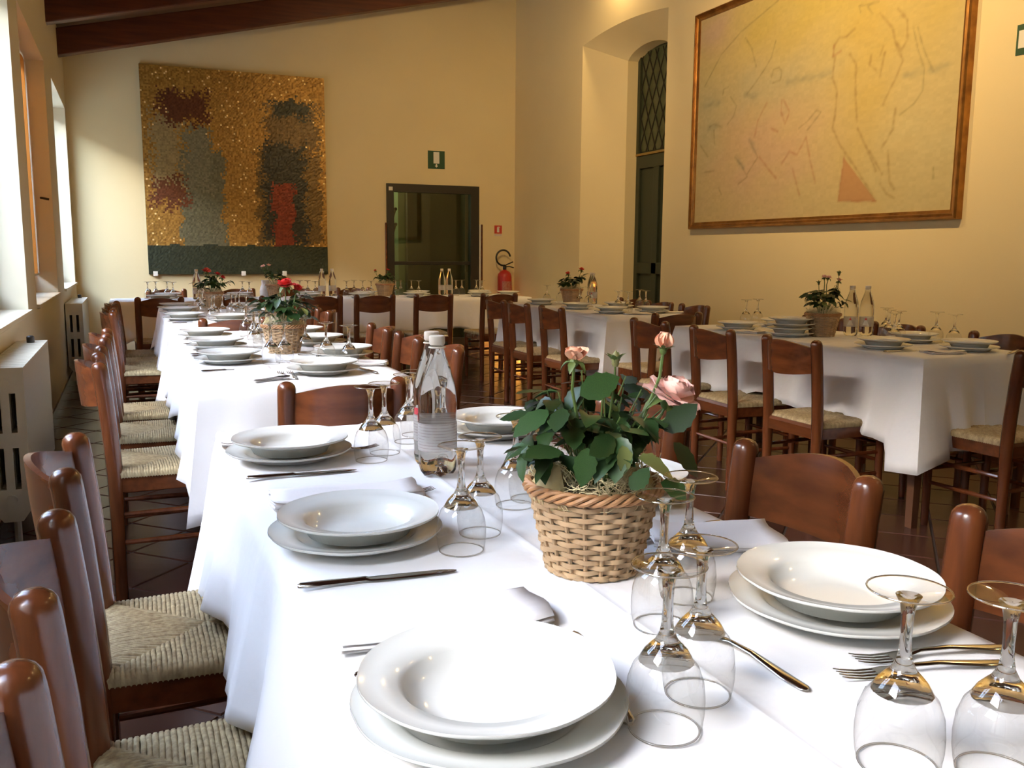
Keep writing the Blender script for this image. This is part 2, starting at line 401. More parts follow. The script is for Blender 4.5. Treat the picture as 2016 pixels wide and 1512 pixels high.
MB().tube([(0, 0, .02), (0, 0, 1.75)], .03, 10).build('pole', DARK, cr)
mb = MB(); mb.lathe([(.0, .0), (.2, .0), (.2, .02), (.04, .05), (0, .05)], 20); mb.build('base', DARK, cr)
for a_ in range(6):
    t = a_ * pi / 3 + .3
    for (z, s_) in ((1.62, 1), (1.42, 1)):
        mb = MB(); mb.tube([(.02 * cos(t), .02 * sin(t), z), (.12 * cos(t), .12 * sin(t), z - .02), (.2 * cos(t), .2 * sin(t), z + .06), (.23 * cos(t), .23 * sin(t), z + .16)], .012, 6)
        mb.lathe([(0, z + .135), (.022, z + .145), (.022, z + .175), (0, z + .185)], 8, cx=.23 * cos(t), cy=.23 * sin(t)); mb.build('hook', DARK, cr)

# dark door with leaded fanlight in the niche
dr = tag(ob('door_2', None), kind='structure')
X0 = 5.16
mb = MB(); mb.box(X0, X0 + .05, IY0, IY1, 0, 3.4); mb.build('door_leaf', GREENW, dr, smooth=False)
for (p, q, z0, z1) in ((IY0, IY0 + .07, 0, 2.25), (IY1 - .07, IY1, 0, 2.25), (IY0 + .07, IY1 - .07, 2.12, 2.25), (IY0 + .07, IY1 - .07, 1.0, 1.12), (IY0 + .07, IY1 - .07, 0, .2), ((IY0 + IY1) / 2 - .05, (IY0 + IY1) / 2 + .05, .2, 2.12)):
    boxo('door_panel', X0 - .03, X0, p, q, z0, z1, GREENW, dr, .004)
boxo('fanlight_rail', X0 - .04, X0, IY0, IY1, 2.255, 2.28, BRASS, dr, .003)
boxo('fanlight_pane', X0 - .008, X0, IY0 + .03, IY1 - .03, 2.30, 3.33, LEADG, dr)
mb = MB(); n = 0
for k in range(-8, 9):
    for s_ in (1, -1):
        pts = []
        for t in range(25):
            z = 2.30 + t * 1.02 / 24; y = (IY0 + IY1) / 2 + k * .145 + s_ * (z - 2.8) * .48
            if IY0 + .03 < y < IY1 - .03: pts.append((X0 - .012, y, z))
        if len(pts) > 1: mb.tube([pts[0], pts[-1]], .007, 5)
tag(mb.build('lead_strip', DARK, dr), kind='stuff')
mb = MB(); mb.box(X0 - .035, X0, IY0, IY0 + .05, 2.28, 3.3); mb.box(X0 - .035, X0, IY1 - .05, IY1, 2.28, 3.3); mb.build('fanlight_frame', GREENW, dr, smooth=False)

# skirting
tag(boxo('baseboard_back', XL, DX0 - .03, YB - .012, YB, 0, .08, TILE), kind='structure')
tag(boxo('baseboard_right', XR - .012, XR, YF, NY0, 0, .08, TILE), kind='structure')
tag(boxo('baseboard_left', XL, XL + .012, YF, YB, 0, .08, TILE), kind='structure')

# wall lamps high on the right wall (above the picture edge)
LAMPB = mat_emit('lamp_bulb', (1.0, .72, .36), 12)
for k, y in enumerate((8.25, 5.4, 2.6, -.4)):
    lm = thing('wall_lamp', ['white half-round lamp above the arched niche', 'white half-round lamp above the pale framed painting', 'white half-round lamp on the wall past the painting', 'white half-round lamp by the room entrance'][k], 'lamp', (XR, y, 4.22), 0, 'wall lamps')
    mb = MB(); mb.rings([[(-.005 - .15 * sin(pi * i / 14) * r_, .17 * cos(pi * i / 14) * r_, z) for i in range(15)] for (r_, z) in ((1, -.13), (1, .13), (.97, .13), (.97, -.13), (1, -.13))], closed=False)
    mb.build('lamp_shade', SIGNW, lm); MB().box(-.012, 0, -.05, .05, -.05, .05).build('wall_plate', BRASS, lm, smooth=False)
    mb = MB(); mb.lathe([(.0005, -.04), (.03, -.02), (.03, .02), (.0005, .04)], 12, cx=-.08); mb.build('bulb', LAMPB, lm)
    ld = bpy.data.lights.new('wall_lamp_light', 'POINT'); ld.energy = LAMP_W; ld.color = (1.0, .70, .33); ld.shadow_soft_size = .06
    ob('wall_lamp_light', ld, lm, (-.09, 0, -.10))

for k, y in enumerate((3.5, 5.2, 6.9)):  # spots added out of view to warm the painting wall and back wall
    z = ceil_z(2.5) - .60
    lm = thing('added_spot_lamp', 'added unseen spot lamp under the beams aimed at the wall, ' + ('closest to the camera', 'the middle one', 'closest to the end door')[k], 'lamp', (2.5, y, z), 0, 'added spot lamps')
    MB().tube([(0, 0, .08), (0, 0, .60)], .008, 6).build('lamp_rod', DARK, lm)
    mb = MB(); mb.lathe([(.0005, .09), (.05, .08), (.06, .03), (.06, -.09), (.054, -.09), (.054, .02), (.0005, .03)], 20); o = mb.build('lamp_can', DARK, lm, rot=(0, radians(-55), 0))
    ld = bpy.data.lights.new('added_spot_light', 'SPOT'); ld.energy = ADDED_SPOT_W; ld.color = (1.0, .68, .31); ld.shadow_soft_size = .06; ld.spot_size = radians(116); ld.spot_blend = .9
    lo = ob('added_spot_light', ld, lm, (.09, 0, -.06)); lo.rotation_euler = Vector((1.0, .20, -.26) if k < 2 else (.45, 1.0, -.40)).to_track_quat('-Z', 'Y').to_euler()

# ------------------------------------------------------------------ radiators
def radiator(y0, n, z0, z1, label):
    rd = thing('radiator', label, 'radiator', (XL + .01, y0, 0)); pit = .0595
    hh = z1 - z0; D = .137
    mb = MB(); w_ = .052
    def pl(x0, x1, za, zb): mb.box(x0, x1, 0, w_, za, zb)
    for (x0, x1) in ((0, .030), (.052, .082), (.104, D)): pl(x0, x1, z0 + .05, z1)
    for (za, zb) in ((z0 + .05, z0 + .13), ((z0 + z1) / 2 - .01, (z0 + z1) / 2 + .05), (z1 - .10, z1)):
        pl(.030, .052, za, zb); pl(.082, .104, za, zb)
    b = len(mb.v)
    mb.v += [(0, 0, z0 + .05), (D, 0, z0 + .05), (D, w_, z0 + .05), (0, w_, z0 + .05), (.035, 0, z0), (D - .035, 0, z0), (D - .035, w_, z0), (.035, w_, z0)]
    for q in ((0, 4, 5, 1), (1, 5, 6, 2), (2, 6, 7, 3), (3, 7, 4, 0), (4, 7, 6, 5)): mb.face([b + i for i in q])
    mb.box(D - .004, D, -.0035, w_ + .0035, z0 + .06, z1 - .006)
    me = mb.data('radiator_section', RADI, smooth=False)
    for i in range(n): ob('radiator_section', me, rd, (0, i * pit, 0))
    mb = MB(); mb.tube([(.068, -.01, z1 - .06), (.068, n * pit, z1 - .06)], .02, 10); mb.tube([(.068, -.01, z0 + .09), (.068, n * pit, z0 + .09)], .02, 10)
    mb.build('header_pipe', RADI, rd)
    mb = MB(); mb.lathe([(.018, z1), (.018, z1 + .028), (.012, z1 + .034), (0, z1 + .034)], 12, cx=.07, cy=n * pit - .12); mb.build('air_valve', DARK, rd)
    for yy in (.1, n * pit - .12):
        mb = MB(); mb.tube([(.07, yy, 0), (.07, yy, z0 + .03)], .014, 8); mb.build('foot', RADI, rd)
radiator(3.93, 20, .14, .752, 'cream sectional radiator under the window, the closer of the two by the chairs')
radiator(8.82, 20, .14, .742, 'cream sectional radiator standing in the corner beside the mosaic wall')

# ------------------------------------------------------------------ wall art
def smooth(a, b, x):
    t = min(1, max(0, (x - a) / (b - a))); return t * t * (3 - 2 * t)
def noise2(u, v, s, seed=0):
    return (sin(u * s * 1.7 + v * s * 2.3 + seed) + sin(u * s * 3.1 - v * s * 1.3 + seed * 2.1) + sin(-u * s * 2.1 + v * s * 3.7 + seed * .7)) / 3
def lerp3(a, b, t): return tuple(a[i] + (b[i] - a[i]) * t for i in range(3))
def color_grid(name, nx, ny, P0, U, V, fn, mt, parent, relief=0, per_face=False):
    mb = MB()
    for j in range(ny + 1):
        for i in range(nx + 1):
            p = Vector(P0) + Vector(U) * (i / nx) + Vector(V) * (j / ny)
            if relief and 0 < i < nx and 0 < j < ny:
                nn = Vector(U).cross(Vector(V)).normalized(); p += nn * random.uniform(-relief, relief)
            mb.v.append(tuple(p))
    cols = []
    for j in range(ny):
        for i in range(nx):
            a = j * (nx + 1) + i; mb.face((a, a + 1, a + nx + 2, a + nx + 1))
            if per_face:
                c = fn((i + .5) / nx, (j + .5) / ny); cols += [(*c, 1)] * 4
            else:
                for (p, q) in ((i, j), (i + 1, j), (i + 1, j + 1), (i, j + 1)): cols.append((p, q))
    me = mb.data(name, mt, smooth=not per_face)
    at = me.color_attributes.new('Col', 'FLOAT_COLOR', 'CORNER')
    if not per_face:
        cache = {}
        out = []
        for pq in cols:
            if pq not in cache: cache[pq] = (*fn(pq[0] / nx, pq[1] / ny), 1)
            out.append(cache[pq])
        cols = out
    at.data.foreach_set('color', [x for c in cols for x in c])
    return ob(name, me, parent)
# gold mosaic panel: abstract fields of tesserae
MX0, MX1, MZ0, MZ1 = .200, 2.218, .946, 3.23
GOLDM = mat_attr('mosaic_tesserae', .42, .35)
def mosaic(u, v):
    r = random.random()
    gold = lerp3((.26, .13, .024), (.50, .28, .06), r)
    if r > .975: gold = (.95, .72, .32)
    c = gold
    def block(col, u0, u1, v0, v1, soft=.03):
        nonlocal c
        e = noise2(u, v, 16, u0 * 9) * .022
        t = min(smooth(u0 - soft, u0 + soft, u + e), 1 - smooth(u1 - soft, u1 + soft, u - e), smooth(v0 - soft, v0 + soft, v + e), 1 - smooth(v1 - soft, v1 + soft, v + e))
        if t > random.random() * .7 + .15: c = lerp3(col, tuple(x * .62 for x in col), random.random())
    block((.20, .12, .035), .60, .97, .15, .62); block((.19, .12, .045), .66, .96, .62, .86, .06)
    block((.20, .19, .11), .19, .42, .12, .60); block((.26, .24, .14), .22, .36, .42, .72, .05)
    block((.40, .30, .13), .05, .20, .42, .78, .07); block((.20, .07, .03), .05, .22, .34, .46, .06); block((.16, .055, .025), .10, .34, .74, .88, .07)
    block((.055, .05, .035), .64, .88, .15, .66, .05); block((.27, .05, .02), .69, .81, .10, .46)
    block((.05, .05, .035), .70, .92, .80, .87, .04)
    if v < .145 + noise2(u, v, 9) * .004: c = lerp3((.030, .040, .024), (.055, .062, .036), random.random())
    return c
mp = thing('mosaic_panel', 'large square gold mosaic panel with a dark green base strip on the end wall', 'artwork', (0, YB, 0))
boxo('backing_board', MX0, MX1, -.035, -.001, MZ0, MZ1, DARK, mp)
tag(color_grid('tessera_field', 112, 127, (MX0, -.038, MZ0), (MX1 - MX0, 0, 0), (0, 0, MZ1 - MZ0), mosaic, GOLDM, mp, .0016, True), kind='stuff')
for x in (.27, 1.23, 1.70, 2.14): boxo('bracket', x - .025, x + .025, -.05, -.0005, MZ0 - .02, MZ0 + .035, SIGNW, mp, .004)

# pale framed painting on the right wall, loose sketched figures
STROKES = {
'grey': [[(0.375, 0.942), (0.299, 0.907), (0.212, 0.866), (0.121, 0.794), (0.041, 0.67)], [(0.235, 0.832), (0.265, 0.777), (0.289, 0.691)], [(0.37, 0.775), (0.354, 0.711), (0.33, 0.673), (0.292, 0.625), (0.253, 0.583)], [(0.358, 0.627), (0.366, 0.657), (0.388, 0.66), (0.401, 0.641), (0.397, 0.604), (0.366, 0.6)], [(0.136, 0.604), (0.139, 0.631), (0.161, 0.636)], [(0.174, 0.588), (0.205, 0.54), (0.193, 0.495), (0.165, 0.467)], [(0.073, 0.471), (0.096, 0.48), (0.135, 0.459)], [(0.097, 0.452), (0.103, 0.387)], [(0.028, 0.392), (0.07, 0.331)], [(0.208, 0.308), (0.239, 0.269), (0.27, 0.211), (0.228, 0.181)], [(0.269, 0.224), (0.314, 0.292), (0.277, 0.365)], [(0.132, 0.177), (0.148, 0.14)], [(0.057, 0.257), (0.105, 0.259)], [(0.481, 0.386), (0.515, 0.41), (0.547, 0.445), (0.564, 0.435), (0.516, 0.373)], [(0.683, 0.78), (0.677, 0.804), (0.711, 0.797), (0.74, 0.797)], [(0.707, 0.787), (0.723, 0.76)], [(0.85, 0.667), (0.868, 0.584), (0.889, 0.516), (0.889, 0.438), (0.866, 0.397), (0.827, 0.368)], [(0.863, 0.662), (0.885, 0.578), (0.915, 0.498)], [(0.934, 0.165), (0.936, 0.128)]] ,
'brown': [[(0.666, 0.725), (0.641, 0.705), (0.615, 0.708), (0.598, 0.684), (0.597, 0.644)], [(0.603, 0.637), (0.599, 0.557), (0.618, 0.505), (0.615, 0.413), (0.609, 0.361), (0.639, 0.291), (0.693, 0.202), (0.764, 0.074)], [(0.655, 0.632), (0.678, 0.592), (0.681, 0.49), (0.692, 0.374)], [(0.747, 0.751), (0.787, 0.689), (0.799, 0.637), (0.819, 0.599), (0.835, 0.63), (0.831, 0.699), (0.802, 0.747)], [(0.799, 0.631), (0.826, 0.56), (0.807, 0.501), (0.79, 0.462), (0.774, 0.417)], [(0.813, 0.392), (0.808, 0.318), (0.778, 0.257)], [(0.798, 0.243), (0.809, 0.131), (0.824, 0.102)], [(0.696, 0.344), (0.73, 0.265), (0.764, 0.176)], [(0.74, 0.252), (0.784, 0.162)], [(0.781, 0.123), (0.802, 0.088), (0.826, 0.069)], [(0.726, 0.605), (0.723, 0.573), (0.744, 0.551)], [(0.763, 0.627), (0.755, 0.602)], [(0.769, 0.603), (0.759, 0.525)]] ,
'red': [[(0.407, 0.52), (0.406, 0.47), (0.425, 0.415), (0.441, 0.462), (0.414, 0.518)], [(0.296, 0.388), (0.307, 0.452), (0.343, 0.522)], [(0.368, 0.407), (0.395, 0.389)], [(0.42, 0.251), (0.449, 0.297), (0.474, 0.281)], [(0.48, 0.28), (0.512, 0.343), (0.535, 0.235), (0.556, 0.153)], [(0.465, 0.22), (0.497, 0.109)], [(0.321, 0.291), (0.398, 0.189)], [(0.655, 0.242), (0.649, 0.161), (0.643, 0.072), (0.77, 0.062)], [(0.598, 0.684), (0.597, 0.644), (0.623, 0.654)]] ,
'blue': [[(0.044, 0.576), (0.115, 0.575)], [(0.429, 0.59), (0.5, 0.583), (0.59, 0.58)], [(0.838, 0.504), (0.881, 0.507)], [(0.91, 0.499), (0.95, 0.508)], [(0.073, 0.464), (0.119, 0.469)], [(0.246, 0.578), (0.295, 0.566)], [(0.276, 0.371), (0.299, 0.328)], [(0.216, 0.307), (0.246, 0.261)]] ,
}
STC = {'grey': (.22, .17, .06), 'brown': (.30, .17, .045), 'red': (.42, .16, .07), 'blue': (.20, .22, .15)}
STW = {'grey': .0042, 'brown': .0062, 'red': .0055, 'blue': .014}
STA = {'grey': .48, 'brown': .52, 'red': .50, 'blue': .38}
PN_U, PN_V = 290, 190
acc = {}
asp = 2.80 / 1.77
gu = (np.arange(PN_U + 1) / PN_U)[None, :]; gv = (np.arange(PN_V + 1) / PN_V)[:, None]
img = np.zeros((PN_V + 1, PN_U + 1, 3))
def npn(u, v, s, seed): return (np.sin(u * s * 1.7 + v * s * 2.3 + seed) + np.sin(u * s * 3.1 - v * s * 1.3 + seed * 2.1) + np.sin(-u * s * 2.1 + v * s * 3.7 + seed * .7)) / 3
base = np.array((.66, .50, .21))
img[:] = base
def field(col, cu, cv, ru, rv, a):
    d = ((gu - cu) / ru) ** 2 + ((gv - cv) / rv) ** 2 + npn(gu, gv, 11, cu * 7) * .35
    t = a * np.exp(-np.clip(d, 0, 9))[..., None]
    img[:] = img * (1 - t) + np.array(col) * t
field((.64, .47, .10), .45, .85, .35, .25, .8); field((.66, .42, .25), .33, .30, .26, .34, .75); field((.50, .44, .24), .35, .60, .30, .12, .6)
field((.62, .42, .27), .08, .92, .10, .10, .8); field((.62, .43, .10), .72, .62, .10, .42, .7); field((.68, .55, .26), .90, .22, .16, .26, .7)
field((.62, .44, .10), .90, .75, .09, .2, .6); field((.48, .44, .25), .06, .48, .07, .2, .5); field((.64, .50, .22), .55, .08, .4, .1, .5)
rs = np.random.RandomState(4)
for k in range(2):
    n_ = rs.rand(PN_V // (3 - k) + 2, PN_U // (6 - 3 * k) + 2)
    up = np.kron(n_, np.ones((3 - k, 6 - 3 * k)))[:PN_V + 1, :PN_U + 1]; img *= (0.965 + .07 * up)[..., None]
t1, t2, t3 = (.655, .242), (.643, .072), (.77, .062)
def sgn(a, b_): return (gu - b_[0]) * (a[1] - b_[1]) - (a[0] - b_[0]) * (gv - b_[1])
s1, s2, s3 = sgn(t1, t2), sgn(t2, t3), sgn(t3, t1)
ins = ((s1 >= 0) & (s2 >= 0) & (s3 >= 0)) | ((s1 <= 0) & (s2 <= 0) & (s3 <= 0))
img[ins] = img[ins] * .35 + np.array((.52, .20, .07)) * .65
for kname, L in STROKES.items():
    wd, al, cc = STW[kname], STA[kname], np.array(STC[kname])
    for pl in L:
        best = np.full(img.shape[:2], 9.0)
        for (p, q) in zip(pl[:-1], pl[1:]):
            ax, ay, bx, by = p[0] * asp, p[1], q[0] * asp, q[1]
            L2 = (bx - ax) ** 2 + (by - ay) ** 2 + 1e-9
            t = np.clip(((gu * asp - ax) * (bx - ax) + (gv - ay) * (by - ay)) / L2, 0, 1)
            best = np.minimum(best, np.hypot(gu * asp - ax - t * (bx - ax), gv - ay - t * (by - ay)))
        best = best + npn(gu, gv, 40, pl[0][0] * 10) * wd * .35
        t = (al * np.exp(-(best / wd) ** 2) * (0.75 + .35 * npn(gu, gv, 60, 3)))[..., None]
        t = np.clip(t, 0, 1); img[:] = img * (1 - t) + cc * t
img = np.clip(img * np.array((.80, .86, .98)), 0, 1)
PAINT = mat_attr('oil_paint', .6, spec=.25)
pt = thing('framed_painting', 'large pale ochre painting of sketched robed figures in a gilt frame', 'painting', (XR, 0, 0))
PY0, PY1, PZ0, PZ1 = 4.10, 6.90, 1.46, 3.23
color_grid('canvas', PN_U, PN_V, (-.030, PY1, PZ0), (0, PY0 - PY1, 0), (0, 0, PZ1 - PZ0),
           lambda u, v: tuple(float(x) for x in img[int(round(v * PN_V)), int(round(u * PN_U))]), PAINT, pt)
boxo('stretcher_board', -.028, -.001, PY0, PY1, PZ0, PZ1, DARK, pt)
fw_, fd = .058, .062
def frame_side(p0, p1, inward):
    p0 = Vector(p0); p1 = Vector(p1); d = (p1 - p0).normalized(); inn = Vector(inward)
    prof = [(0, 0), (0, fd * .8), (.008, fd), (.016, fd), (.020, fd * .8), (.034, fd * .86), (.040, fd * .7), (fw_, fd * .62), (fw_, 0)]
    R = []
    for (p, s_) in ((p0, 1), (p1, -1)):
        R.append([p + inn * a + d * (a * s_) + Vector((-b_, 0, 0)) for (a, b_) in prof])
    MB().rings(R, closed=True).build('frame_side', GOLD, pt, ang=25)
o_ = .03
frame_side((0, PY0 - o_, PZ0 - o_), (0, PY1 + o_, PZ0 - o_), (0, 0, 1)); frame_side((0, PY1 + o_, PZ1 + o_), (0, PY0 - o_, PZ1 + o_), (0, 0, -1))
frame_side((0, PY1 + o_, PZ0 - o_), (0, PY1 + o_, PZ1 + o_), (0, -1, 0)); frame_side((0, PY0 - o_, PZ1 + o_), (0, PY0 - o_, PZ0 - o_), (0, 1, 0))

# ------------------------------------------------------------------ signs, extinguisher, sockets
def flat(name, pts, mt, parent, th=.002, axis='y', off=0.0):
    n = len(pts); mb = MB()
    if axis == 'y': A = [(x, -off, z) for (x, z) in pts]; B = [(x, -off - th, z) for (x, z) in pts]
    else: A = [(-off, -x, z) for (x, z) in pts]; B = [(-off - th, -x, z) for (x, z) in pts]
    mb.rings([A, B], closed=True, cap0=True, cap1=True); return mb.build(name, mt, parent, smooth=False)
def rect(x0, x1, z0, z1): return [(x0, z0), (x1, z0), (x1, z1), (x0, z1)]
sg = thing('exit_sign', 'green emergency exit sign with white doorway and arrow above the glazed door', 'sign', (3.612, YB, 2.362))
flat('sign_plate', rect(-.11, .11, -.11, .11), SIGNG, sg, .006)
flat('doorway_symbol', rect(-.038, .038, -.045, .095), SIGNW, sg, .002, off=.0065)
flat('arrow_symbol', [(-.008, -.05), (-.008, -.072), (-.022, -.072), (0, -.095), (.022, -.072), (.008, -.072), (.008, -.05)], SIGNW, sg, .002, off=.0065)
sg = thing('exit_sign', 'green emergency exit sign high on the wall past the framed painting', 'sign', (XR, 3.68, 2.41))
flat('sign_plate', rect(-.11, .14, -.08, .085), SIGNG, sg, .006, 'x')
flat('doorway_symbol', rect(-.095, .10, -.045, .052), SIGNW, sg, .002, 'x', .0065)
sg = thing('extinguisher_sign', 'small red fire extinguisher sign with white symbol and caption', 'sign', (4.452, YB, 1.515))
flat('sign_plate', rect(-.052, .052, -.052, .052), SIGNR, sg, .004)
flat('extinguisher_symbol', [(-.016, -.035), (.014, -.035), (.014, .012), (.006, .022), (.006, .032), (.026, .018), (.022, .034), (-.002, .038), (-.012, .032), (-.016, .012)], SIGNW, sg, .0015, off=.0045)
flat('caption_plate', rect(-.052, .052, -.082, -.057), SIGNW, sg, .003)
fc = bpy.data.curves.new('caption', 'FONT'); fc.body = 'ESTINTORE'; fc.size = .019; fc.align_x = 'CENTER'; fc.extrude = .0003; fc.materials.append(SIGNR)
fo = ob('caption_text', fc); bpy.context.view_layer.update()
cm = bpy.data.meshes.new_from_object(fo.evaluated_get(bpy.context.evaluated_depsgraph_get())); bpy.data.objects.remove(fo); cm.materials.clear(); cm.materials.append(SIGNR)
ob('caption', cm, sg, (0, -.0035, -.0755), (pi / 2, 0, 0))
ex = thing('fire_extinguisher', 'red fire extinguisher with black hose loop hung beside the glazed door', 'fire extinguisher', (4.50, YB - .115, .60))
MB().lathe([(0, 0), (.085, 0), (.092, .012), (.092, .30), (.085, .345), (.06, .375), (.03, .39), (.022, .40), (0, .40)], 28).build('cylinder', REDP, ex)
mb = MB(); mb.rings([[(.0932 * sin(t), -.0932 * cos(t), z) for t in [-.75 + i * 1.5 / 10 for i in range(11)]] for z in (.07, .25)], closed=False); mb.build('instruction_label', mat('ext_label', (.42, .10, .07), .5, noise=(60, (.5, .26, .2), 2)), ex)
mb = MB(); mb.lathe([(.024, .40), (.024, .43), (.016, .45), (0, .45)], 12); mb.box(-.012, .012, -.03, .03, .425, .45); mb.build('valve', DARK, ex)
mb = MB(); mb.tube([(0, 0, .45), (.05, -.01, .475), (.11, -.02, .50)], .008, 6); mb.tube([(.01, 0, .435), (.06, -.01, .44), (.12, -.02, .425)], .007, 6); mb.build('lever', DARK, ex)
mb = MB(); pts = []
for i in range(30):
    t = radians(-78 - 272 * i / 29); pts.append((-.028 + .098 * cos(t), -.02, .552 + .098 * sin(t)))
mb.tube(pts, .012, 8); mb.build('hose', DARK, ex)
mb = MB(); mb.tube([(0, .09, .33), (0, .114, .33)], .015, 8); mb.tube([(0, .09, .1), (0, .114, .1)], .02, 8); mb.build('wall_bracket', DARK, ex)
for x, lb in ((2.50, 'white wall socket behind the back tables, the one closer to the mosaic'), (2.66, 'white wall socket behind the back tables, the one closer to the door')):
    t_ = thing('wall_socket', lb, 'socket', (x, YB, .30)); flat('cover_plate', rect(-.035, .035, -.05, .05), SIGNW, t_, .008); flat('outlet', rect(-.018, .018, -.03, .03), DARK, t_, .001, off=.0082)
# ------------------------------------------------------------------ tables and cloths
TABLES = {   # key: (x0, x1, y0, y1, how a label names it)
 'T1': (.175, .885, .04, 2.24, 'front table'), 'T2': (.195, .905, 3.08, 5.20, 'middle window-side table'),
 'T3': (.195, .905, 5.46, 7.56, 'third window-side table'), 'B1': (-.175, 1.80, 8.45, 9.17, 'back table under the mosaic'),
 'B2': (1.81, 3.78, 8.45, 9.17, 'back table by the glazed door'), 'R1': (3.11, 3.81, 2.84, 4.76, 'table under the painting'),
 'R2': (3.11, 3.81, 5.63, 7.60, 'table by the niche')}
def table(key):
    x0, x1, y0, y1, nm = TABLES[key]
    t = thing('dining_table', 'plain wooden dining table hidden under the cloth of the ' + nm, 'table', ((x0 + x1) / 2, (y0 + y1) / 2, 0), 0, 'dining tables')
    hx, hy = (x1 - x0) / 2 - .012, (y1 - y0) / 2 - .012
    boxo('table_top', -hx, hx, -hy, hy, .735, .764, TABLEW, t, .004)
    for sx in (-1, 1):
        for sy in (-1, 1):
            MB().rings([[(sx * (hx - .05) + a * r, sy * (hy - .05) + b * r, z) for (a, b) in ((-1, -1), (1, -1), (1, 1), (-1, 1))] for (r, z) in ((.018, 0), (.026, .735))], cap0=True, cap1=True).build('leg', TABLEW, t, smooth=False)
    return t
def cloth(key, drop, seed, label, ears=(1, 1, 1, 1), flare=.04, sides=None):
    """ears: size of the hanging corner at (x0y0, x1y0, x1y1, x0y1)"""
    x0, x1, y0, y1, nm = TABLES[key]; rnd = random.Random(seed)
    ph = [rnd.uniform(0, 6.28) for _ in range(8)]
    mid = (x0 + x1) / 2
    def ax(a, b, n, extra):
        L = [a + (b - a) * i / n for i in range(n + 1)] + extra
        return sorted(set(round(q, 4) for q in L if a <= q <= b))
    cr = [mid + .0 + k for k in (-.012, -.004, 0, .004, .012)] if (x1 - x0) < (y1 - y0) else []
    cy = [(y0 + y1) / 2 + .55 * s + k for s in (-1.35, -.45, .45, 1.35) for k in (-.01, -.003, 0, .003, .01)] if cr else [x0]
    xs_ = ax(x0, x1, max(8, int((x1 - x0) / .045)), cr); ys_ = ax(y0, y1, max(8, int((y1 - y0) / .045)), cy if cr else [])
    mb = MB(); nx, ny = len(xs_), len(ys_)
    def zt(x, y):
        z = TZ + .0006 * sin(9 * x + ph[0]) * sin(7 * y + ph[1])
        if cr:
            z += .0030 * exp(-((x - mid) / .0045) ** 2)
            for s in (-1.35, -.45, .45, 1.35): z += .0022 * exp(-((y - ((y0 + y1) / 2 + .55 * s)) / .004) ** 2)
        e = min(x - x0, x1 - x, y - y0, y1 - y)
        if e < .001: z -= .004
        return z
    for y in ys_:
        for x in xs_: mb.v.append((x, y, zt(x, y)))
    for j in range(ny - 1):
        for i in range(nx - 1):
            a = j * nx + i; mb.face((a, a + 1, a + nx + 1, a + nx))
    loop = [(i, 0) for i in range(nx)] + [(nx - 1, j) for j in range(1, ny)] + [(i, ny - 1) for i in range(nx - 2, -1, -1)] + [(0, j) for j in range(ny - 2, 0, -1)]
    lv = 10; prev = [j * nx + i for (i, j) in loop]; s = 0; base = []
    for k, (i, j) in enumerate(loop):
        x, y = xs_[i], ys_[j]
        if k: s += hypot(x - xs_[loop[k - 1][0]], y - ys_[loop[k - 1][1]])
        nxv = (-1 if i == 0 else 1 if i == nx - 1 else 0); nyv = (-1 if j == 0 else 1 if j == ny - 1 else 0)
        best = 9; es = 1; cvec = (0, 0)
        for q, (cx_, cy_) in enumerate(((x0, y0), (x1, y0), (x1, y1), (x0, y1))):
            dd = abs(x - cx_) + abs(y - cy_)
            if dd < best: best = dd; es = ears[q]; cvec = (1 if cx_ > x else -1 if cx_ < x else 0, 1 if cy_ > y else -1 if cy_ < y else 0)
        e = max(0, 1 - best / .46) ** 1.3 * es
        wv = .5 + .5 * (.45 * sin(s * 17 + ph[2]) + .35 * sin(s * 29 + ph[3]) + .2 * sin(s * 47 + ph[4]))
        hw = .020 * sin(s * 9 + ph[5]) + .012 * sin(s * 21 + ph[6])
        base.append((x, y, nxv, nyv, e, wv, hw, cvec, best, es))
    for l in range(1, lv + 1):
        t = l / lv; cur = []
        for (x, y, ax_, ay_, e, wv, hw, cv, bd, es_) in base:
            d = (drop + hw) * (1 + .34 * e + .16 * es_ * exp(-(bd / .05) ** 2)); tt = t ** 1.15
            o = .003 + tt * (flare * (.2 + 1.3 * wv) + .030 * e + .020 * min(1, 3 * e) * sin(bd * 34 + ph[7])) + .004 * min(1, t * 6)
            cs = -.03 * tt * e  # cloth gathers back behind the hanging corner
            px, py = x + ax_ * o, y + ay_ * o
            if ax_ == 0 or ay_ == 0: px += cv[0] * cs * (ax_ == 0); py += cv[1] * cs * (ay_ == 0)
            mb.v.append((px, py, TZ - .004 - d * t)); cur.append(len(mb.v) - 1)
        n = len(cur)
        for k in range(n):
            q = (k + 1) % n; mb.face((prev[k], cur[k], cur[q], prev[q]))
        prev = cur
    o = mb.build('tablecloth', CLOTH, ang=80)
    md = o.modifiers.new('s', 'SOLIDIFY'); md.thickness = .0015; md.offset = -1
    tag(o, label, 'tablecloth', 'white tablecloths')
    return o
for k in TABLES: table(k)
cloth('T1', .285, 3, 'white cotton tablecloth on the front table with sharp ironed creases', (.8, 1, 1, 1.25), .055)
cloth('T2', .285, 5, 'white cotton tablecloth on the middle window-side table, its corner hanging in folds', (1.3, 1, .8, .8), .045)
cloth('T3', .285, 8, 'white cotton tablecloth on the third window-side table, before the back table', (1.2, 1, .8, .8), .045)
cloth('B1', .31, 11, 'white cotton tablecloth on the back table under the mosaic', (.9, .3, .3, .8), .03)
cloth('B2', .31, 14, 'white cotton tablecloth on the back table by the glazed door', (.3, .9, .8, .3), .03)
cloth('R1', .315, 17, 'white cotton tablecloth under the painting with a twisted hanging corner', (1.35, 1, .8, .8), .04)
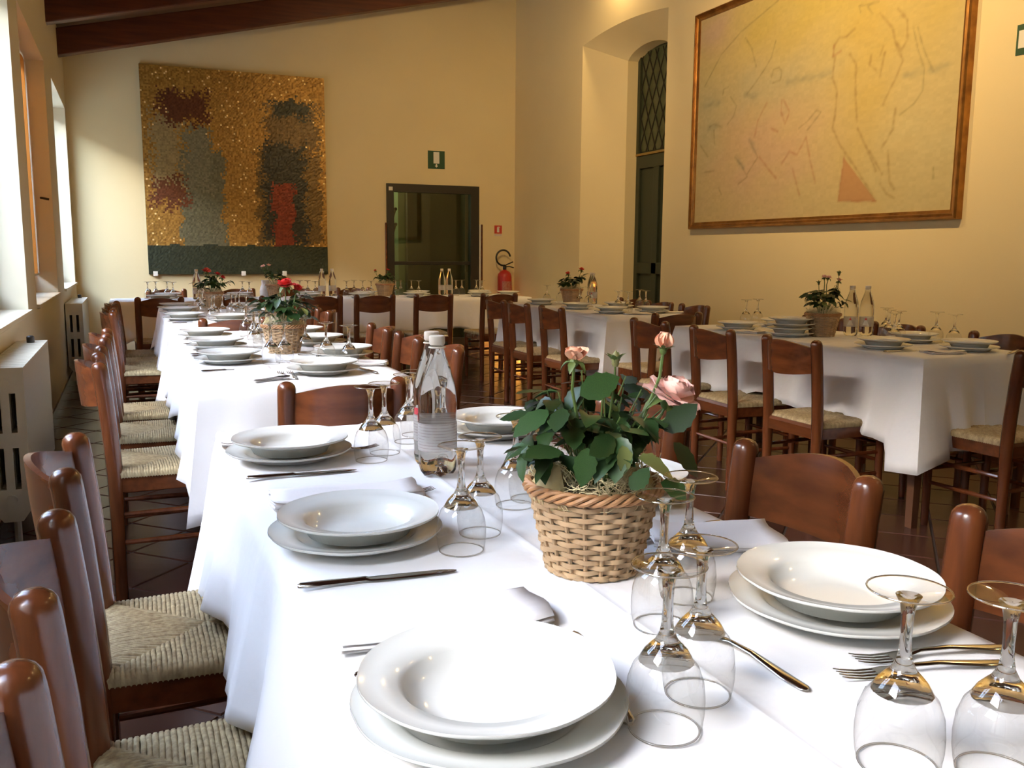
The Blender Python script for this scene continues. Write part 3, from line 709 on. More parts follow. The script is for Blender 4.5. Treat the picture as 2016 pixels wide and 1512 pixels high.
cloth('R2', .315, 21, 'white cotton tablecloth on the table beside the arched niche', (1.25, 1, .8, .8), .04)

# ------------------------------------------------------------------ rush-seated chairs (origin on the floor, sitter faces +x)
def chair_meshes():
    M = {}
    PY = .166
    def post(s):
        mb = MB(); R = []
        path = [(0, -.19), (.20, -.19), (.44, -.190), (.55, -.196), (.70, -.208), (.80, -.219)]
        for (z, x) in path: R.append((x, z, (.0265 if z > .3 else .0215)))
        for (dz, rr) in ((.810, .0265), (.820, .0245), (.8275, .0190), (.832, .011), (.8335, .004)): R.append((-.2205, dz, rr))
        mb.rings([[(x + r * cos(2 * pi * k / 14), s * PY + r * sin(2 * pi * k / 14), z) for k in range(14)] for (x, z, r) in R], cap0=True, cap1=True)
        return mb.data('back_post', WV, ang=50)
    M['post'] = [post(-1), post(1)]
    def fleg(s):
        mb = MB(); mb.rings([[(.178 + r * cos(2 * pi * k / 12), s * .182 + r * sin(2 * pi * k / 12), z) for k in range(12)] for (z, r) in ((0, .015), (.02, .017), (.43, .020), (.447, .018), (.45, .010))], cap0=True, cap1=True)
        return mb.data('leg', WV, ang=50)
    M['leg'] = [fleg(-1), fleg(1)]
    mb = MB(); n = 16; R = []
    for i in range(n + 1):
        u = -1 + 2 * i / n; y = u * .158; q = 1 - u * u
        zt_ = .794 + .031 * (q ** 1.2); zb = .682 - .014 * q
        ring = []
        for (t, dx) in ((0, -.007), (.5, -.008), (1, -.006), (1, .006), (.5, .008), (0, .007)):
            z = zb + (zt_ - zb) * t; lean = -.196 - (z - .55) * .09
            ring.append((lean - .072 * q + dx, y, z))
        R.append(ring)
    mb.rings(R, cap0=True, cap1=True); M['slat'] = mb.data('back_slat', WH, ang=35)
    rails = []
    for (p, q) in (((-.19, -PY), (.178, -.182)), ((-.19, PY), (.178, .182)), ((-.19, -PY), (-.19, PY)), ((.178, -.182), (.178, .182))):
        mb = MB(); d = Vector((q[0] - p[0], q[1] - p[1], 0)).normalized(); nn = Vector((-d.y, d.x, 0))
        R = []
        for e in (p, q): R.append([(e[0] + nn.x * a, e[1] + nn.y * a, z) for (a, z) in ((-.013, .382), (.013, .382), (.014, .43), (.009, .444), (-.009, .444), (-.014, .43))])
        mb.rings(R, cap0=True, cap1=True); rails.append(mb.data('seat_rail', WH, smooth=False))
    M['rail'] = rails
    st = []
    for (z, p, q) in ((.20, (-.19, -PY), (.178, -.182)), (.30, (-.19, -PY), (.178, -.182)), (.20, (-.19, PY), (.178, .182)), (.30, (-.19, PY), (.178, .182)),
                      (.24, (-.19, -PY), (-.19, PY)), (.26, (.178, -.182), (.178, .182)), (.34, (.178, -.182), (.178, .182))):
        mb = MB(); mb.tube([(p[0], p[1], z), ((p[0] + q[0]) / 2, (p[1] + q[1]) / 2, z), (q[0], q[1], z)], [.008, .0105, .008], 8); st.append(mb.data('stretcher', WH))
    M['stretcher'] = st
    # seat: a pad with woven cords over it
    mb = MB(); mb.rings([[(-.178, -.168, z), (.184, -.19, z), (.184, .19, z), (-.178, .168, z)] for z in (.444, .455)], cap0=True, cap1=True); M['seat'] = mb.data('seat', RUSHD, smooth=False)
    def P(a, b_):
        hw = .176 + (.196 - .176) * (a + 1) / 2; return Vector((-.180 + (a + 1) / 2 * .372, b_ * hw, 0))
    mb = MB(); rr = random.Random(5)
    n = 42
    for side in range(4):
        for i in range(n):
            t = -1 + 2 * (i + .5) / n; inn = max(.02, 1 - abs(t))
            def pt_(k):   # k=1 at the rail, 0 at the centre
                return P(*((t, -k), (t, k), (-k, t), (k, t))[side])
            e = 1 - inn
            A = pt_(1.0); B = pt_(e + .0)
            d = (B - A).normalized(); sd_ = Vector((-d.y, d.x, 0)); wdt = (.396 if side < 2 else .38) / n * .5
            if side < 2: wdt = .372 / n * .5
            jz = rr.uniform(-.0010, .0014); j2 = rr.uniform(-.0015, .0015)
            R = []
            L = (B - A).length; ns = max(2, int(L / .03) + 1)
            path = [(A - d * .010, .434), (A - d * .011, .449), (A - d * .003, .4585)] + [(A + (B - A) * (q / ns) + sd_ * (j2 * sin(q * 1.9 + i)), .4615 + jz + .0016 * sin(q / ns * pi)) for q in range(1, ns)] + [(B + d * .004, .4575)]
            for (p, z) in path:
                R.append([(p.x + sd_.x * a * wdt, p.y + sd_.y * a * wdt, z + hz - (.0 if z > .45 else 0)) for (a, hz) in ((-1.02, -.0032), (-.5, .0), (.5, .0), (1.02, -.0032))])
            mb.rings(R, closed=False)
    M['weave'] = mb.data('rush_weave', RUSH, ang=70)
    return M
CH = chair_meshes()
def chair(x, y, rz, label, group):
    c = thing('rush_chair', label, 'chair', (x, y, 0), radians(rz), group)
    for m in CH['post']: ob('back_post', m, c)
    for m in CH['leg']: ob('leg', m, c)
    ob('back_slat', CH['slat'], c)
    for m in CH['rail']: ob('seat_rail', m, c)
    for m in CH['stretcher']: ob('stretcher', m, c)
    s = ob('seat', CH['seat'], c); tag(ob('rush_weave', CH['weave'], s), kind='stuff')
    return c
ORD = ['first', 'second', 'third', 'fourth', 'fifth', 'sixth', 'seventh', 'eighth', 'ninth', 'tenth', 'eleventh', 'twelfth', 'thirteenth', 'fourteenth', 'fifteenth', 'sixteenth']
def row(spots, rz, what, group):
    out = []
    for k, (x, y, j) in enumerate(spots): out.append(chair(x, y, rz + j, 'rush-seated brown wooden chair, %s %s' % (ORD[k], what), group))
    return out
wl = row([(.106, .715, 0), (.106, 1.24, 0), (.102, 1.845, 0)], 0, 'from the camera on the window side of the front table', 'chairs at the front table')
mb = MB(); mb.tube([(.085, -.188, .452), (.088, -.197, .440), (.086, -.203, .40), (.092, -.212, .35), (.118, -.222, .28)], [.004, .004, .003, .003, .002], 6); mb.build('loose_cord', RUSH, wl[2])
row([(.105, 3.47, 2), (.105, 4.06, -1), (.108, 4.61, 1)], 0, 'along the window side of the middle table', 'chairs at the middle table')
row([(.112, 6.22, 0), (.112, 6.68, 1), (.115, 7.22, -1)], 0, 'along the window side of the third table', 'chairs at the third table')
row([(.925, .775, 0), (.915, 1.30, 0), (.925, 1.905, 1)], 180, 'from the camera on the aisle side of the front table', 'chairs at the front table')
row([(.965, 3.53, 2), (.958, 4.03, -1), (.958, 4.56, 0)], 180, 'along the aisle side of the middle table', 'chairs at the middle table')
row([(.955, 6.0, 1), (.955, 6.6, 0), (.955, 7.15, 0)], 180, 'along the aisle side of the third table', 'chairs at the third table')
chair(.565, 2.83, 90, 'brown chair at the head of the middle table, behind the front table', 'chairs at the middle table')
chair(.53, 5.535, 90, 'brown chair at the head of the third table, behind the middle table', 'chairs at the third table')
row([(.215, 8.18, 0), (.87, 8.20, 0), (1.54, 8.20, 1), (2.03, 8.22, 0), (2.59, 8.22, -1), (3.23, 8.20, 1)], 90, 'from the windows on the near side of the back tables', 'chairs at the back tables')
row([(.33, 9.44, 0), (1.0, 9.45, 0), (1.66, 9.45, 1), (2.22, 9.46, 0)], -90, 'from the windows on the mosaic side of the back tables', 'chairs at the back tables')
row([(3.00, 3.30, 1), (2.995, 3.90, -1), (2.98, 4.50, 1)], 0, 'along the aisle side of the table under the painting', 'chairs at the painting table')
row([(3.72, 3.13, 0), (3.72, 3.80, 0), (3.72, 4.38, 0)], 180, 'along the wall side of the table under the painting', 'chairs at the painting table')
chair(3.445, 2.735, 90, 'brown chair pulled up to the near end of the table under the painting', 'chairs at the painting table')
chair(3.28, 5.22, 90, 'brown chair between the painting table and the table by the niche', 'chairs at the niche table')
row([(3.0, 5.86, 0), (2.99, 6.44, 0), (3.0, 6.93, 0)], 0, 'along the aisle side of the table by the niche', 'chairs at the niche table')
row([(3.72, 5.78, 0), (3.72, 6.27, 0), (3.73, 6.75, 0)], 180, 'along the wall side of the table by the niche', 'chairs at the niche table')

# ------------------------------------------------------------------ tableware
def wob(th, r): return 1 + (.010 * (abs(sin(th * 4)) - .5) * max(0, (r - .085) / .035))
def plate_mesh(R, well, depth, nm):
    pr = [(0, .004), (well * .55, .004), (well * .75, .005), (well * .92, depth * .35), (well, depth * .62), (well * 1.07, depth * .78), (R * .86, depth * .90), (R * .985, depth), (R, depth + .001),
          (R * 1.002, depth - .0015), (R * .985, depth - .0035), (R * .86, depth * .86 - .004), (well * 1.09, depth * .70 - .004), (well * .98, .003), (well * .7, 0), (well * .62, 0), (well * .6, .002), (0, .002)]
    pr = [(max(r, .0004), z) for (r, z) in pr]
    return MB().lathe(pr, 72, wob=wob).data(nm, CHINA, ang=60)
SOUP = plate_mesh(.1195, .078, .034, 'soup_plate'); DINNER = plate_mesh(.1285, .088, .022, 'dinner_plate')
def setting_name(key, side, k): return None
def plates(key, x, y, where, rot=0.0, z=TZ, soup=True, n=1):
    tag(ob('dinner_plate', DINNER, None, (x, y, z + .0008), (0, 0, rot)), 'dinner plate beneath, ' + where, 'plate', 'dinner plates')
    if soup: tag(ob('soup_plate', SOUP, None, (x + random.uniform(-.004, .004), y + random.uniform(-.004, .004), z + .0138), (0, 0, rot + .4)), 'deep white soup plate, ' + where, 'plate', 'soup plates')
def glass_meshes():
    bowl = [(.0325, .0), (.0345, .008), (.0360, .020), (.0362, .032), (.0345, .048), (.0300, .061), (.0250, .0668)]
    B = MB().lathe(bowl, 40).data('bowl', THIN, ang=80)
    # rim thickness ring and the inner bottom lens
    st = [(.0005, .0800), (.007, .0794), (.0130, .0768), (.0185, .0728), (.0226, .0686), (.0245, .0664), (.0252, .0668), (.0240, .0692), (.0200, .0760), (.0140, .0826), (.0115, .0850), (.0098, .088), (.0068, .094), (.0052, .103), (.0047, .118), (.0052, .134), (.0068, .144), (.010, .150), (.0105, .1512), (.0005, .1512)]
    S = MB().lathe(st, 20).data('stem', SOLID, ang=60)
    ft = [(.0005, .1515), (.010, .1505), (.022, .1525), (.032, .1548), (.0335, .1560), (.0332, .1570), (.028, .1566), (.014, .1560), (.0005, .1555)]
    Ft = MB()
    Ft.lathe([(.009, .1512), (.020, .1530), (.030, .1552), (.0333, .1562)], 40, m=1); Ft.lathe([(.0333 + .0008 * cos(2 * pi * k / 6), .1562 + .0008 * sin(2 * pi * k / 6)) for k in range(7)], 40, m=0)
    Ft = Ft.data('foot', [SOLID, THIN], ang=60)
    rim = [(.0320 + .0009 * cos(2 * pi * k / 6), .0011 + .0009 * sin(2 * pi * k / 6)) for k in range(7)]
    R = MB().lathe(rim, 40).data('rim', SOLID, ang=80)
    return B, S, Ft, R
GB, GS, GF, GR = glass_meshes()
def glass(x, y, label, s=1.0, z=TZ):
    g = thing('wine_glass', label, 'glass', (x, y, z + .001), random.uniform(0, 6), 'upturned wine glasses'); g.scale = (s, s, s)
    ob('bowl', GB, g); ob('stem', GS, g); ob('foot', GF, g); ob('rim', GR, g)
    return g
def loft(secs, seg=10):
    """secs: (x, half width, half height, z centre)"""
    mb = MB(); R = []
    for (x, a, b_, zc) in secs:
        R.append([(x, a * (abs(cos(2 * pi * k / seg)) ** .8) * (1 if cos(2 * pi * k / seg) >= 0 else -1), zc + b_ * sin(2 * pi * k / seg)) for k in range(seg)])
    return mb.rings(R, cap0=True, cap1=True)
mb = loft([(0, .003, .002, .004), (.004, .0065, .0035, .0045), (.03, .0075, .0036, .0045), (.075, .0058, .0032, .0042), (.088, .0058, .0034, .0042)]); KH = mb.data('handle', STEEL, ang=50)
mb = loft([(.088, .0058, .0034, .0042), (.094, .0085, .0010, .0036), (.14, .0095, .0008, .003), (.19, .0085, .0007, .0026), (.207, .005, .0006, .0024), (.212, .001, .0005, .0024)]); KB = mb.data('blade', STEEL, ang=50)
mb = loft([(0, .002, .001, .003), (.004, .0065, .0018, .003), (.03, .0072, .002, .004), (.08, .0040, .0018, .009), (.115, .0028, .0018, .0085), (.128, .006, .0014, .0065), (.140, .0115, .0010, .004), (.150, .0115, .0009, .0028)]); FH = mb.data('handle', STEEL, ang=50)
mb = MB()
for k in range(4):
    yy = -.0093 + k * .0062; m2 = loft([(.149, .0019, .0008, .0028), (.168, .0016, .0008, .0026), (.186, .0013, .0007, .0050), (.194, .0007, .0005, .0068)], 6)
    b = len(mb.v); mb.v += [(p[0], p[1] + yy, p[2]) for p in m2.v]
    for q in m2.f: mb.face([b + i for i in q])
FT = mb.data('tines', STEEL, ang=50)
def cutlery(kind, p, q, label, z=TZ, tilt=0):
    """p: handle end, q: towards the tip"""
    a = atan2(q[1] - p[1], q[0] - p[0])
    t = thing(kind, label, kind.split('_')[-1], (p[0], p[1], z + .001), a, kind.replace('_', ' ') + 's')
    t.rotation_euler = (0, -tilt, a)
    if kind == 'table_knife': ob('handle', KH, t); ob('blade', KB, t)
    else: ob('handle', FH, t); ob('tines', FT, t)
    return t
def napkin(cx, cy, rot, w_, l_, label, seed, layers=3, th=.0055, lift=0.0):
    rr = random.Random(seed); sec = []
    pts = []
    for k in range(layers + 1):
        a, b_ = (0, w_) if k % 2 == 0 else (w_, 0)
        z = k * th * .5
        for i in range(7):
            t = i / 6; pts.append((a + (b_ - a) * t, z + .0012 * sin(t * 5 + k + seed)))
        if k < layers:
            xx = b_ + (.0028 if b_ > 0 else -.0028); pts.append((xx, z + th * .25))
    mb = MB(); R = []; n = 8
    for j in range(n + 1):
        v = j / n
        R.append([(x - w_ / 2 + .003 * sin(v * 4 + seed), v * l_ - l_ / 2 + (.004 * sin(x * 60 + seed) if j in (0, n) else 0),
                   .0012 + z + (z / (layers * th * .5 + 1e-6)) * (.0022 * sin(v * 7 + x * 30 + seed) + .003 * (1 if j in (0, n) else 0)) + lift * max(0, v - .65) ** 2) for (x, z) in pts])
    mb.rings(R, closed=False)
    o = mb.build('napkin', NAPKIN, ang=70, loc=(cx, cy, TZ + .0012), rot=(0, 0, rot))
    md = o.modifiers.new('s', 'SOLIDIFY'); md.thickness = .001; md.offset = 0
    tag(o, label, 'napkin', 'folded napkins'); return o
# front table
for k, (x, y) in enumerate(((.291, .737), (.296, 1.300), (.293, 1.898))):
    plates('T1', x, y, ['first place from the camera on the window side, front table', 'second place on the window side, front table', 'third place on the window side, front table'][k], k * .9)
for k, (x, y) in enumerate(((.777, .815), (.80, 1.385), (.800, 1.975))):
    plates('T1', x, y, ['first place on the aisle side, front table', 'behind the flower basket, front table', 'third place on the aisle side, front table'][k], .3 + k)
for (x, y, s, l) in ((.430, .655, 1, 'beside the front plate, clear of the others'), (.497, .700, .98, 'between the front plate and the aisle plate'), (.553, .855, 1, 'just in front of the basket, toward the aisle'), (.631, .92, 1, 'behind the basket glass, toward the aisle plate'),
                     (.583, .530, 1, 'standing before the aisle plate and two forks'), (.650, .487, 1, 'by the table edge, past the two forks'), (.427, 1.197, 1, 'beside the second window-side plate'), (.481, 1.262, .98, 'behind its twin beside the second plate'),
                     (.593, 1.386, 1, 'half hidden by basket leaves, window side'), (.632, 1.415, 1, 'half hidden by basket leaves, aisle side'), (.447, 1.81, 1, 'beside the third window-side plate, with fork behind'), (.491, 1.868, .98, 'behind its twin beside the third plate'),
                     (.573, 1.965, 1, 'close behind the two tall water bottles'), (.610, 2.035, .98, 'last behind the water bottles at table end')):
    glass(x, y, 'upturned wine glass on the front table, ' + l, s)
cutlery('table_knife', (.179, 1.128), (.401, 1.114), 'steel table knife between first and second window-side plates, front table')
cutlery('table_knife', (.185, 1.734), (.408, 1.731), 'steel table knife between second and third window-side plates, front table')
cutlery('table_knife', (.402, .668), (.449, .876), 'steel table knife beside the front plate, mostly under its rim')
cutlery('table_knife', (.195, .598), (.407, .588), 'steel table knife at the bottom edge of the front table')
cutlery('table_knife', (.66, 1.125), (.784, 1.156), 'steel table knife behind the flower basket, front table')
cutlery('table_fork', (.191, .858), (.448, .936), 'steel fork tucked under the front plate, tines showing beyond it', tilt=0)
cutlery('table_fork', (.30, 1.50), (.462, 1.525), 'steel fork behind the second window-side plate, front table')
cutlery('table_fork', (.30, 1.90), (.458, 1.925), 'steel fork beside the third window-side plate, front table')
cutlery('table_fork', (.600, .660), (.586, .819), 'steel fork lying loose between the glasses and the aisle plate')
cutlery('table_fork', (.880, .655), (.700, .692), 'steel fork below the aisle plate, the one closer to the plate')
cutlery('table_fork', (.838, .630), (.655, .671), 'steel fork below the aisle plate, the one closer to the camera')
napkin(.318, .958, radians(92 - 6), .105, .25, 'folded cotton napkin between front plate and first knife', 2)
napkin(.335, 1.545, radians(88), .10, .26, 'folded cotton napkin half under the second window-side plate', 6)
napkin(.800, 1.105, radians(70), .125, .20, 'folded cotton napkin between basket and first aisle plate', 9, lift=.06)
napkin(.235, 2.10, radians(90), .10, .14, 'folded cotton napkin peeping from behind the third window-side plate', 11)
# middle table
for k, (x, y) in enumerate(((.340, 3.665), (.345, 4.215), (.334, 4.745))): plates('T2', x, y, ORD[k] + ' place on the window side, middle table', k)
for k, (x, y) in enumerate(((.800, 3.71), (.805, 4.25), (.80, 4.72))): plates('T2', x, y, ORD[k] + ' place on the aisle side, middle table', k + .5)
plates('T2', .626, 3.225, 'at the head of the middle table', .2)
for k, (x, y) in enumerate(((.672, 3.843), (.549, 3.616), (.492, 3.575), (.704, 3.560), (.758, 3.395), (.540, 4.80), (.555, 4.60), (.562, 4.43), (.636, 4.75), (.50, 4.15), (.535, 4.22), (.66, 4.25))):
    glass(x, y, ['behind the rose basket, aisle side', 'before the rose basket, window side', 'beside the first window-side plate', 'before the rose basket, aisle side', 'by the head plate, aisle side',
                 'by the third window-side plate', 'beyond the rose basket, fourth along', 'beyond the rose basket, window side', 'by the third aisle-side plate', 'by the second window-side plate', 'behind the second-plate glass', 'by the second aisle-side plate'][k] and 'upturned wine glass on the middle table, ' + ['behind the rose basket, aisle side', 'before the rose basket, window side', 'beside the first window-side plate', 'before the rose basket, aisle side', 'by the head plate, aisle side',
                 'by the third window-side plate', 'beyond the basket, halfway to the end', 'just beyond the rose basket, window side', 'by the third aisle-side plate', 'by the second window-side plate', 'behind the second-plate glass', 'by the second aisle-side plate'][k])
cutlery('table_knife', (.217, 3.395), (.40, 3.425), 'steel table knife before the first window-side plate, middle table')
for k, y in enumerate((3.90, 3.98, 4.46)): cutlery('table_knife', (.212, y), (.42, y + .01), 'steel table knife by the %s window-side plate, middle table' % ['first', 'second', 'third'][k])
cutlery('table_fork', (.470, 3.10), (.483, 3.29), 'steel fork on the folded napkin, middle table, window side'); cutlery('table_fork', (.505, 3.095), (.515, 3.29), 'steel fork beside its twin by the napkin, middle table')
cutlery('table_fork', (.69, 3.66), (.72, 3.87), 'steel fork behind the head plate of the middle table')
cutlery('table_knife', (.80, 3.14), (.775, 3.36), 'steel table knife beside the head plate of the middle table')
napkin(.405, 3.20, radians(12), .12, .22, 'folded cotton napkin at the near corner of the middle table', 4, lift=.10)
napkin(.84, 3.43, radians(75), .13, .15, 'folded cotton napkin at the aisle side of the middle table', 14, lift=.10)
# third table
for k, (x, y) in enumerate(((.305, 6.05), (.305, 6.70), (.305, 7.22))): plates('T3', x, y, ORD[k] + ' place on the window side, third table', k)
for k, (x, y) in enumerate(((.560, 5.85), (.79, 6.35), (.80, 7.1))): plates('T3', x, y, ['at the head of the third table', 'first place on the aisle side, third table', 'second place on the aisle side, third table'][k], k)
for k, (x, y) in enumerate(((.487, 6.05), (.542, 6.10), (.62, 6.32), (.63, 6.16), (.676, 6.38), (.679, 6.0), (.45, 6.62), (.455, 7.0), (.49, 7.05), (.455, 5.85), (.44, 6.42))):
    glass(x, y, 'upturned wine glass, ' + ORD[k] + ' of the cluster on the third window-side table')
cutlery('table_knife', (.215, 5.80), (.41, 5.82), 'steel table knife before the first window-side plate, third table')
napkin(.43, 5.66, radians(30), .11, .2, 'folded cotton napkin at the near end of the third table', 5, lift=.05); cutlery('table_fork', (.52, 5.60), (.50, 5.76), 'steel fork beside the napkin at the head of the third table')
# back tables
def back(xs, key, nm):
    for k, (x, y) in enumerate(xs): glass(x, min(max(y, 8.55), 9.08), 'upturned wine glass, %s along the %s' % (ORD[k], nm))
back([(.145, 8.9), (.216, 9.0), (.315, 8.99), (.355, 8.75), (.984, 8.95), (1.024, 8.75), (1.54, 9.04), (1.62, 9.06), (1.656, 8.85)], 'B1', 'back table under the mosaic')
back([(1.973, 8.9), (2.085, 9.06), (2.16, 9.0), (2.21, 8.85), (2.488, 8.95), (2.575, 9.07), (2.655, 8.95), (2.687, 8.8), (3.11, 8.87), (3.22, 9.0), (3.385, 9.0), (3.333, 8.7)], 'B2', 'back table by the glazed door')
for k, x in enumerate((.24, .88, 1.55)):
    plates('B1', x, 8.62, ORD[k] + ' place on the near side, back table under the mosaic', k); plates('B1', x + .08, 9.00 if k else 9.02, ORD[k] + ' place on the far side, back table under the mosaic', k + .3)
for k, x in enumerate((2.05, 2.60, 3.28)):
    plates('B2', x, 8.62, ORD[k] + ' place on the near side, back table by the glazed door', k); plates('B2', x + .14, 9.00, ORD[k] + ' place on the far side, back table by the glazed door', k + .3)
plates('B2', 3.62, 8.70, 'at the far aisle end, back table by the glazed door', .1)
# table by the niche
for k, (x, y) in enumerate(((3.27, 5.86), (3.27, 6.42), (3.26, 7.08))): plates('R2', x, y, ORD[k] + ' place on the aisle side, table by the niche', k)
for k, (x, y) in enumerate(((3.60, 5.83), (3.66, 6.45))): plates('R2', x, y, ORD[k] + ' place on the wall side, table by the niche', k + .4)
for k, (x, y) in enumerate(((3.43, 7.33), (3.62, 7.45), (3.645, 7.35), (3.455, 6.74), (3.60, 6.86), (3.42, 6.02), (3.47, 6.12), (3.45, 5.93), (3.735, 6.24), (3.665, 6.03))):
    glass(x, y, 'upturned wine glass, ' + ORD[k] + ' among those on the table by the niche')
napkin(3.40, 5.72, radians(80), .11, .2, 'folded cotton napkin at the near end of the table by the niche', 3); napkin(3.72, 5.78, radians(80), .11, .2, 'folded cotton napkin at the wall-side corner of the table by the niche', 8, lift=.1)
# table under the painting
for k, (x, y) in enumerate(((3.265, 4.33), (3.285, 3.91), (3.265, 3.225))): plates('R1', x, y, ['far place on the aisle side', 'middle place on the aisle side', 'near place on the aisle side'][k] + ', table under the painting', k)
for k, (x, y) in enumerate(((3.665, 4.45), (3.66, 3.42), (3.585, 3.02))): plates('R1', x, y, ['far place on the wall side', 'middle place on the wall side', 'near end place'][k] + ', table under the painting', k + .4)
for (dz, l, me) in ((.050, 'dinner_plate', DINNER), (.066, 'soup_plate', SOUP)):
    tag(ob(l, me, None, (3.285 + .004, 3.91 - .003, TZ + dz), (0, 0, .2)), 'white scalloped %s on top of a plate stack under the painting' % l.replace('_', ' '), 'plate', l.replace('_', ' ') + 's')
for k, (x, y) in enumerate(((3.67, 4.68), (3.55, 4.64), (3.69, 4.22), (3.60, 4.09), (3.746, 3.69), (3.62, 3.545), (3.452, 3.345), (3.60, 3.46), (3.72, 3.335), (3.655, 3.17))):
    glass(x, y, 'upturned wine glass, ' + ORD[k] + ' from the far end of the table under the painting')
napkin(3.36, 2.965, radians(75), .10, .17, 'folded cotton napkin at the near corner of the table under the painting', 7); napkin(3.20, 4.14, radians(20), .1, .16, 'folded cotton napkin on the aisle side under the painting', 12)
cutlery('table_knife', (3.13, 3.085), (3.31, 3.075), 'steel table knife by the near aisle-side plate under the painting'); cutlery('table_knife', (3.80, 2.93), (3.70, 2.88), 'steel table knife at the near end of the table under the painting')

# ------------------------------------------------------------------ water bottles
def bottle_meshes():
    pr = [(.0005, .006), (.012, .004), (.024, .0015), (.031, .002), (.036, .010), (.0375, .024), (.037, .04), (.0375, .06), (.0370, .115), (.0378, .14), (.0365, .165), (.0315, .19), (.0245, .212), (.0175, .232), (.0135, .246), (.013, .258), (.0005, .258)]
    def pet(th, r): return 1 + (.0 if r < .02 else .0)
    R = []
    for (r, z) in pr:
        ring = []
        for k in range(40):
            th = 2 * pi * k / 40; rr = r; zz = z
            if z < .02: zz = z + .006 * (.5 + .5 * cos(th * 5)) * (1 - z / .02); rr = r * (1 - .10 * (.5 + .5 * cos(th * 5)) * (1 - z / .02))
            ring.append((rr * cos(th), rr * sin(th), zz))
        R.append(ring)
    B = MB().rings(R).data('bottle_body', WATER, ang=60)
    C = MB().lathe([(.0005, .2735), (.0135, .2735), (.0152, .272), (.0155, .2585), (.0135, .2555), (.0005, .2555)], 28).data('cap', CAPW, ang=40)
    K = MB().lathe([(.0135, .2525), (.0170, .2515), (.0170, .2500), (.0135, .2492)], 24).data('neck_ring', CAPW, ang=40)
    L = MB().rings([[(.0382 * cos(t), .0382 * sin(t), z) for t in [i * 2 * pi / 36 for i in range(37)]] for z in (.052, .075, .106)], closed=False).data('label', LABELM, ang=80)
    T = MB().rings([[(.0384 * cos(t), .0384 * sin(t), z) for t in [2.0 + i * .7 / 8 for i in range(9)]] for z in (.107, .121)], closed=False).data('label_band', mat('label_red', (.55, .04, .05), .4), ang=80)
    return B, C, K, L, T
def label_mat():
    m = bpy.data.materials.new('label_print'); m.use_nodes = True; n = m.node_tree.nodes; L = m.node_tree.links; p = n['Principled BSDF']; p.inputs['Roughness'].default_value = .35
    tc = n.new('ShaderNodeTexCoord'); sx = n.new('ShaderNodeSeparateXYZ'); L.new(tc.outputs['Object'], sx.inputs[0])
    mz = n.new('ShaderNodeMath'); mz.operation = 'MULTIPLY'; mz.inputs[1].default_value = 1100; L.new(sx.outputs[2], mz.inputs[0])
    sn = n.new('ShaderNodeMath'); sn.operation = 'SINE'; L.new(mz.outputs[0], sn.inputs[0])
    nz = n.new('ShaderNodeTexNoise'); nz.inputs['Scale'].default_value = 60; L.new(tc.outputs['Object'], nz.inputs['Vector'])
    ad = n.new('ShaderNodeMath'); ad.operation = 'MULTIPLY'; L.new(sn.outputs[0], ad.inputs[0]); L.new(nz.outputs[0], ad.inputs[1])
    rp = n.new('ShaderNodeValToRGB'); rp.color_ramp.elements[0].position = .30; rp.color_ramp.elements[1].position = .42
    rp.color_ramp.elements[0].color = (.74, .70, .66, 1); rp.color_ramp.elements[1].color = (.52, .44, .45, 1)
    L.new(ad.outputs[0], rp.inputs[0]); L.new(rp.outputs[0], p.inputs['Base Color']); p.inputs['Alpha'].default_value = .5; return m
LABELM = label_mat()
BB, BC, BK, BL, BT = bottle_meshes()
def bottle(x, y, label, rz=0, mountain=False):
    b = thing('water_bottle', label, 'bottle', (x, y, TZ + .001), rz, 'clear water bottles')
    ob('bottle_body', BB, b); ob('cap', BC, b); ob('neck_ring', BK, b); ob('label', BL, b)
    if not mountain: ob('label_band', BT, b)
    else:
        a0 = -2.4 - rz
        mb = MB()
        for (half, z0, z1, k) in ((.42, .06, .104, 0), (.16, .088, .104, 1)):
            m = len(mb.v); r = .0388 + .0003 * k
            for t in range(9):
                th = a0 - half + 2 * half * t / 8; mb.v.append((r * cos(th), r * sin(th), z0)); mb.v.append((r * cos(th), r * sin(th), z0 + (z1 - z0) * (1 - abs(t - 4) / 4)))
            for t in range(8): mb.face((m + 2 * t, m + 2 * t + 2, m + 2 * t + 3, m + 2 * t + 1), k)
        mb.build('mountain_emblem', [SIGNW, mat('label_red', (.55, .04, .05), .4)], b)
    return b
bottle(.538, 1.645, 'clear full water bottle with white cap on the front table, nearer of the pair', .3)
bottle(.556, 1.735, 'clear full water bottle behind its twin on the front table', 1.2)
bottle(.556, 8.68, 'water bottle beside the red roses, back table under the mosaic'); bottle(1.75, 9.0, 'water bottle at the seam, back table under the mosaic'); bottle(1.86, 9.03, 'water bottle at the seam, back table by the glazed door')
bottle(3.0, 9.0, 'first water bottle before the glazed door on the back table'); bottle(3.08, 9.0, 'second water bottle before the glazed door on the back table')
bottle(3.72, 7.0, 'water bottle by the niche door, the closer of the two', 0, True); bottle(3.755, 7.10, 'water bottle by the niche door, half hidden by its twin', 0, True)
bottle(3.605, 3.80, 'water bottle with mountain label beside the pink roses', 0, True); bottle(3.69, 3.775, 'water bottle with mountain label, further from the pink roses', 0, True)
jg = thing('ceramic_jug', 'small white ceramic jug with blue pattern beside the back table plant', 'jug', (1.20, 8.98, TZ))
MB().lathe([(.0005, .0), (.045, 0), (.052, .02), (.054, .06), (.046, .10), (.034, .125), (.036, .16), (.040, .165), (.034, .162), (.030, .13), (.0005, .12)], 28).build('jug_body', CERAM, jg)
mb = MB(); mb.tube([(.045, 0, .09), (.075, 0, .10), (.08, 0, .13), (.06, 0, .15), (.035, 0, .145)], .006, 8); mb.build('handle', CERAM, jg)

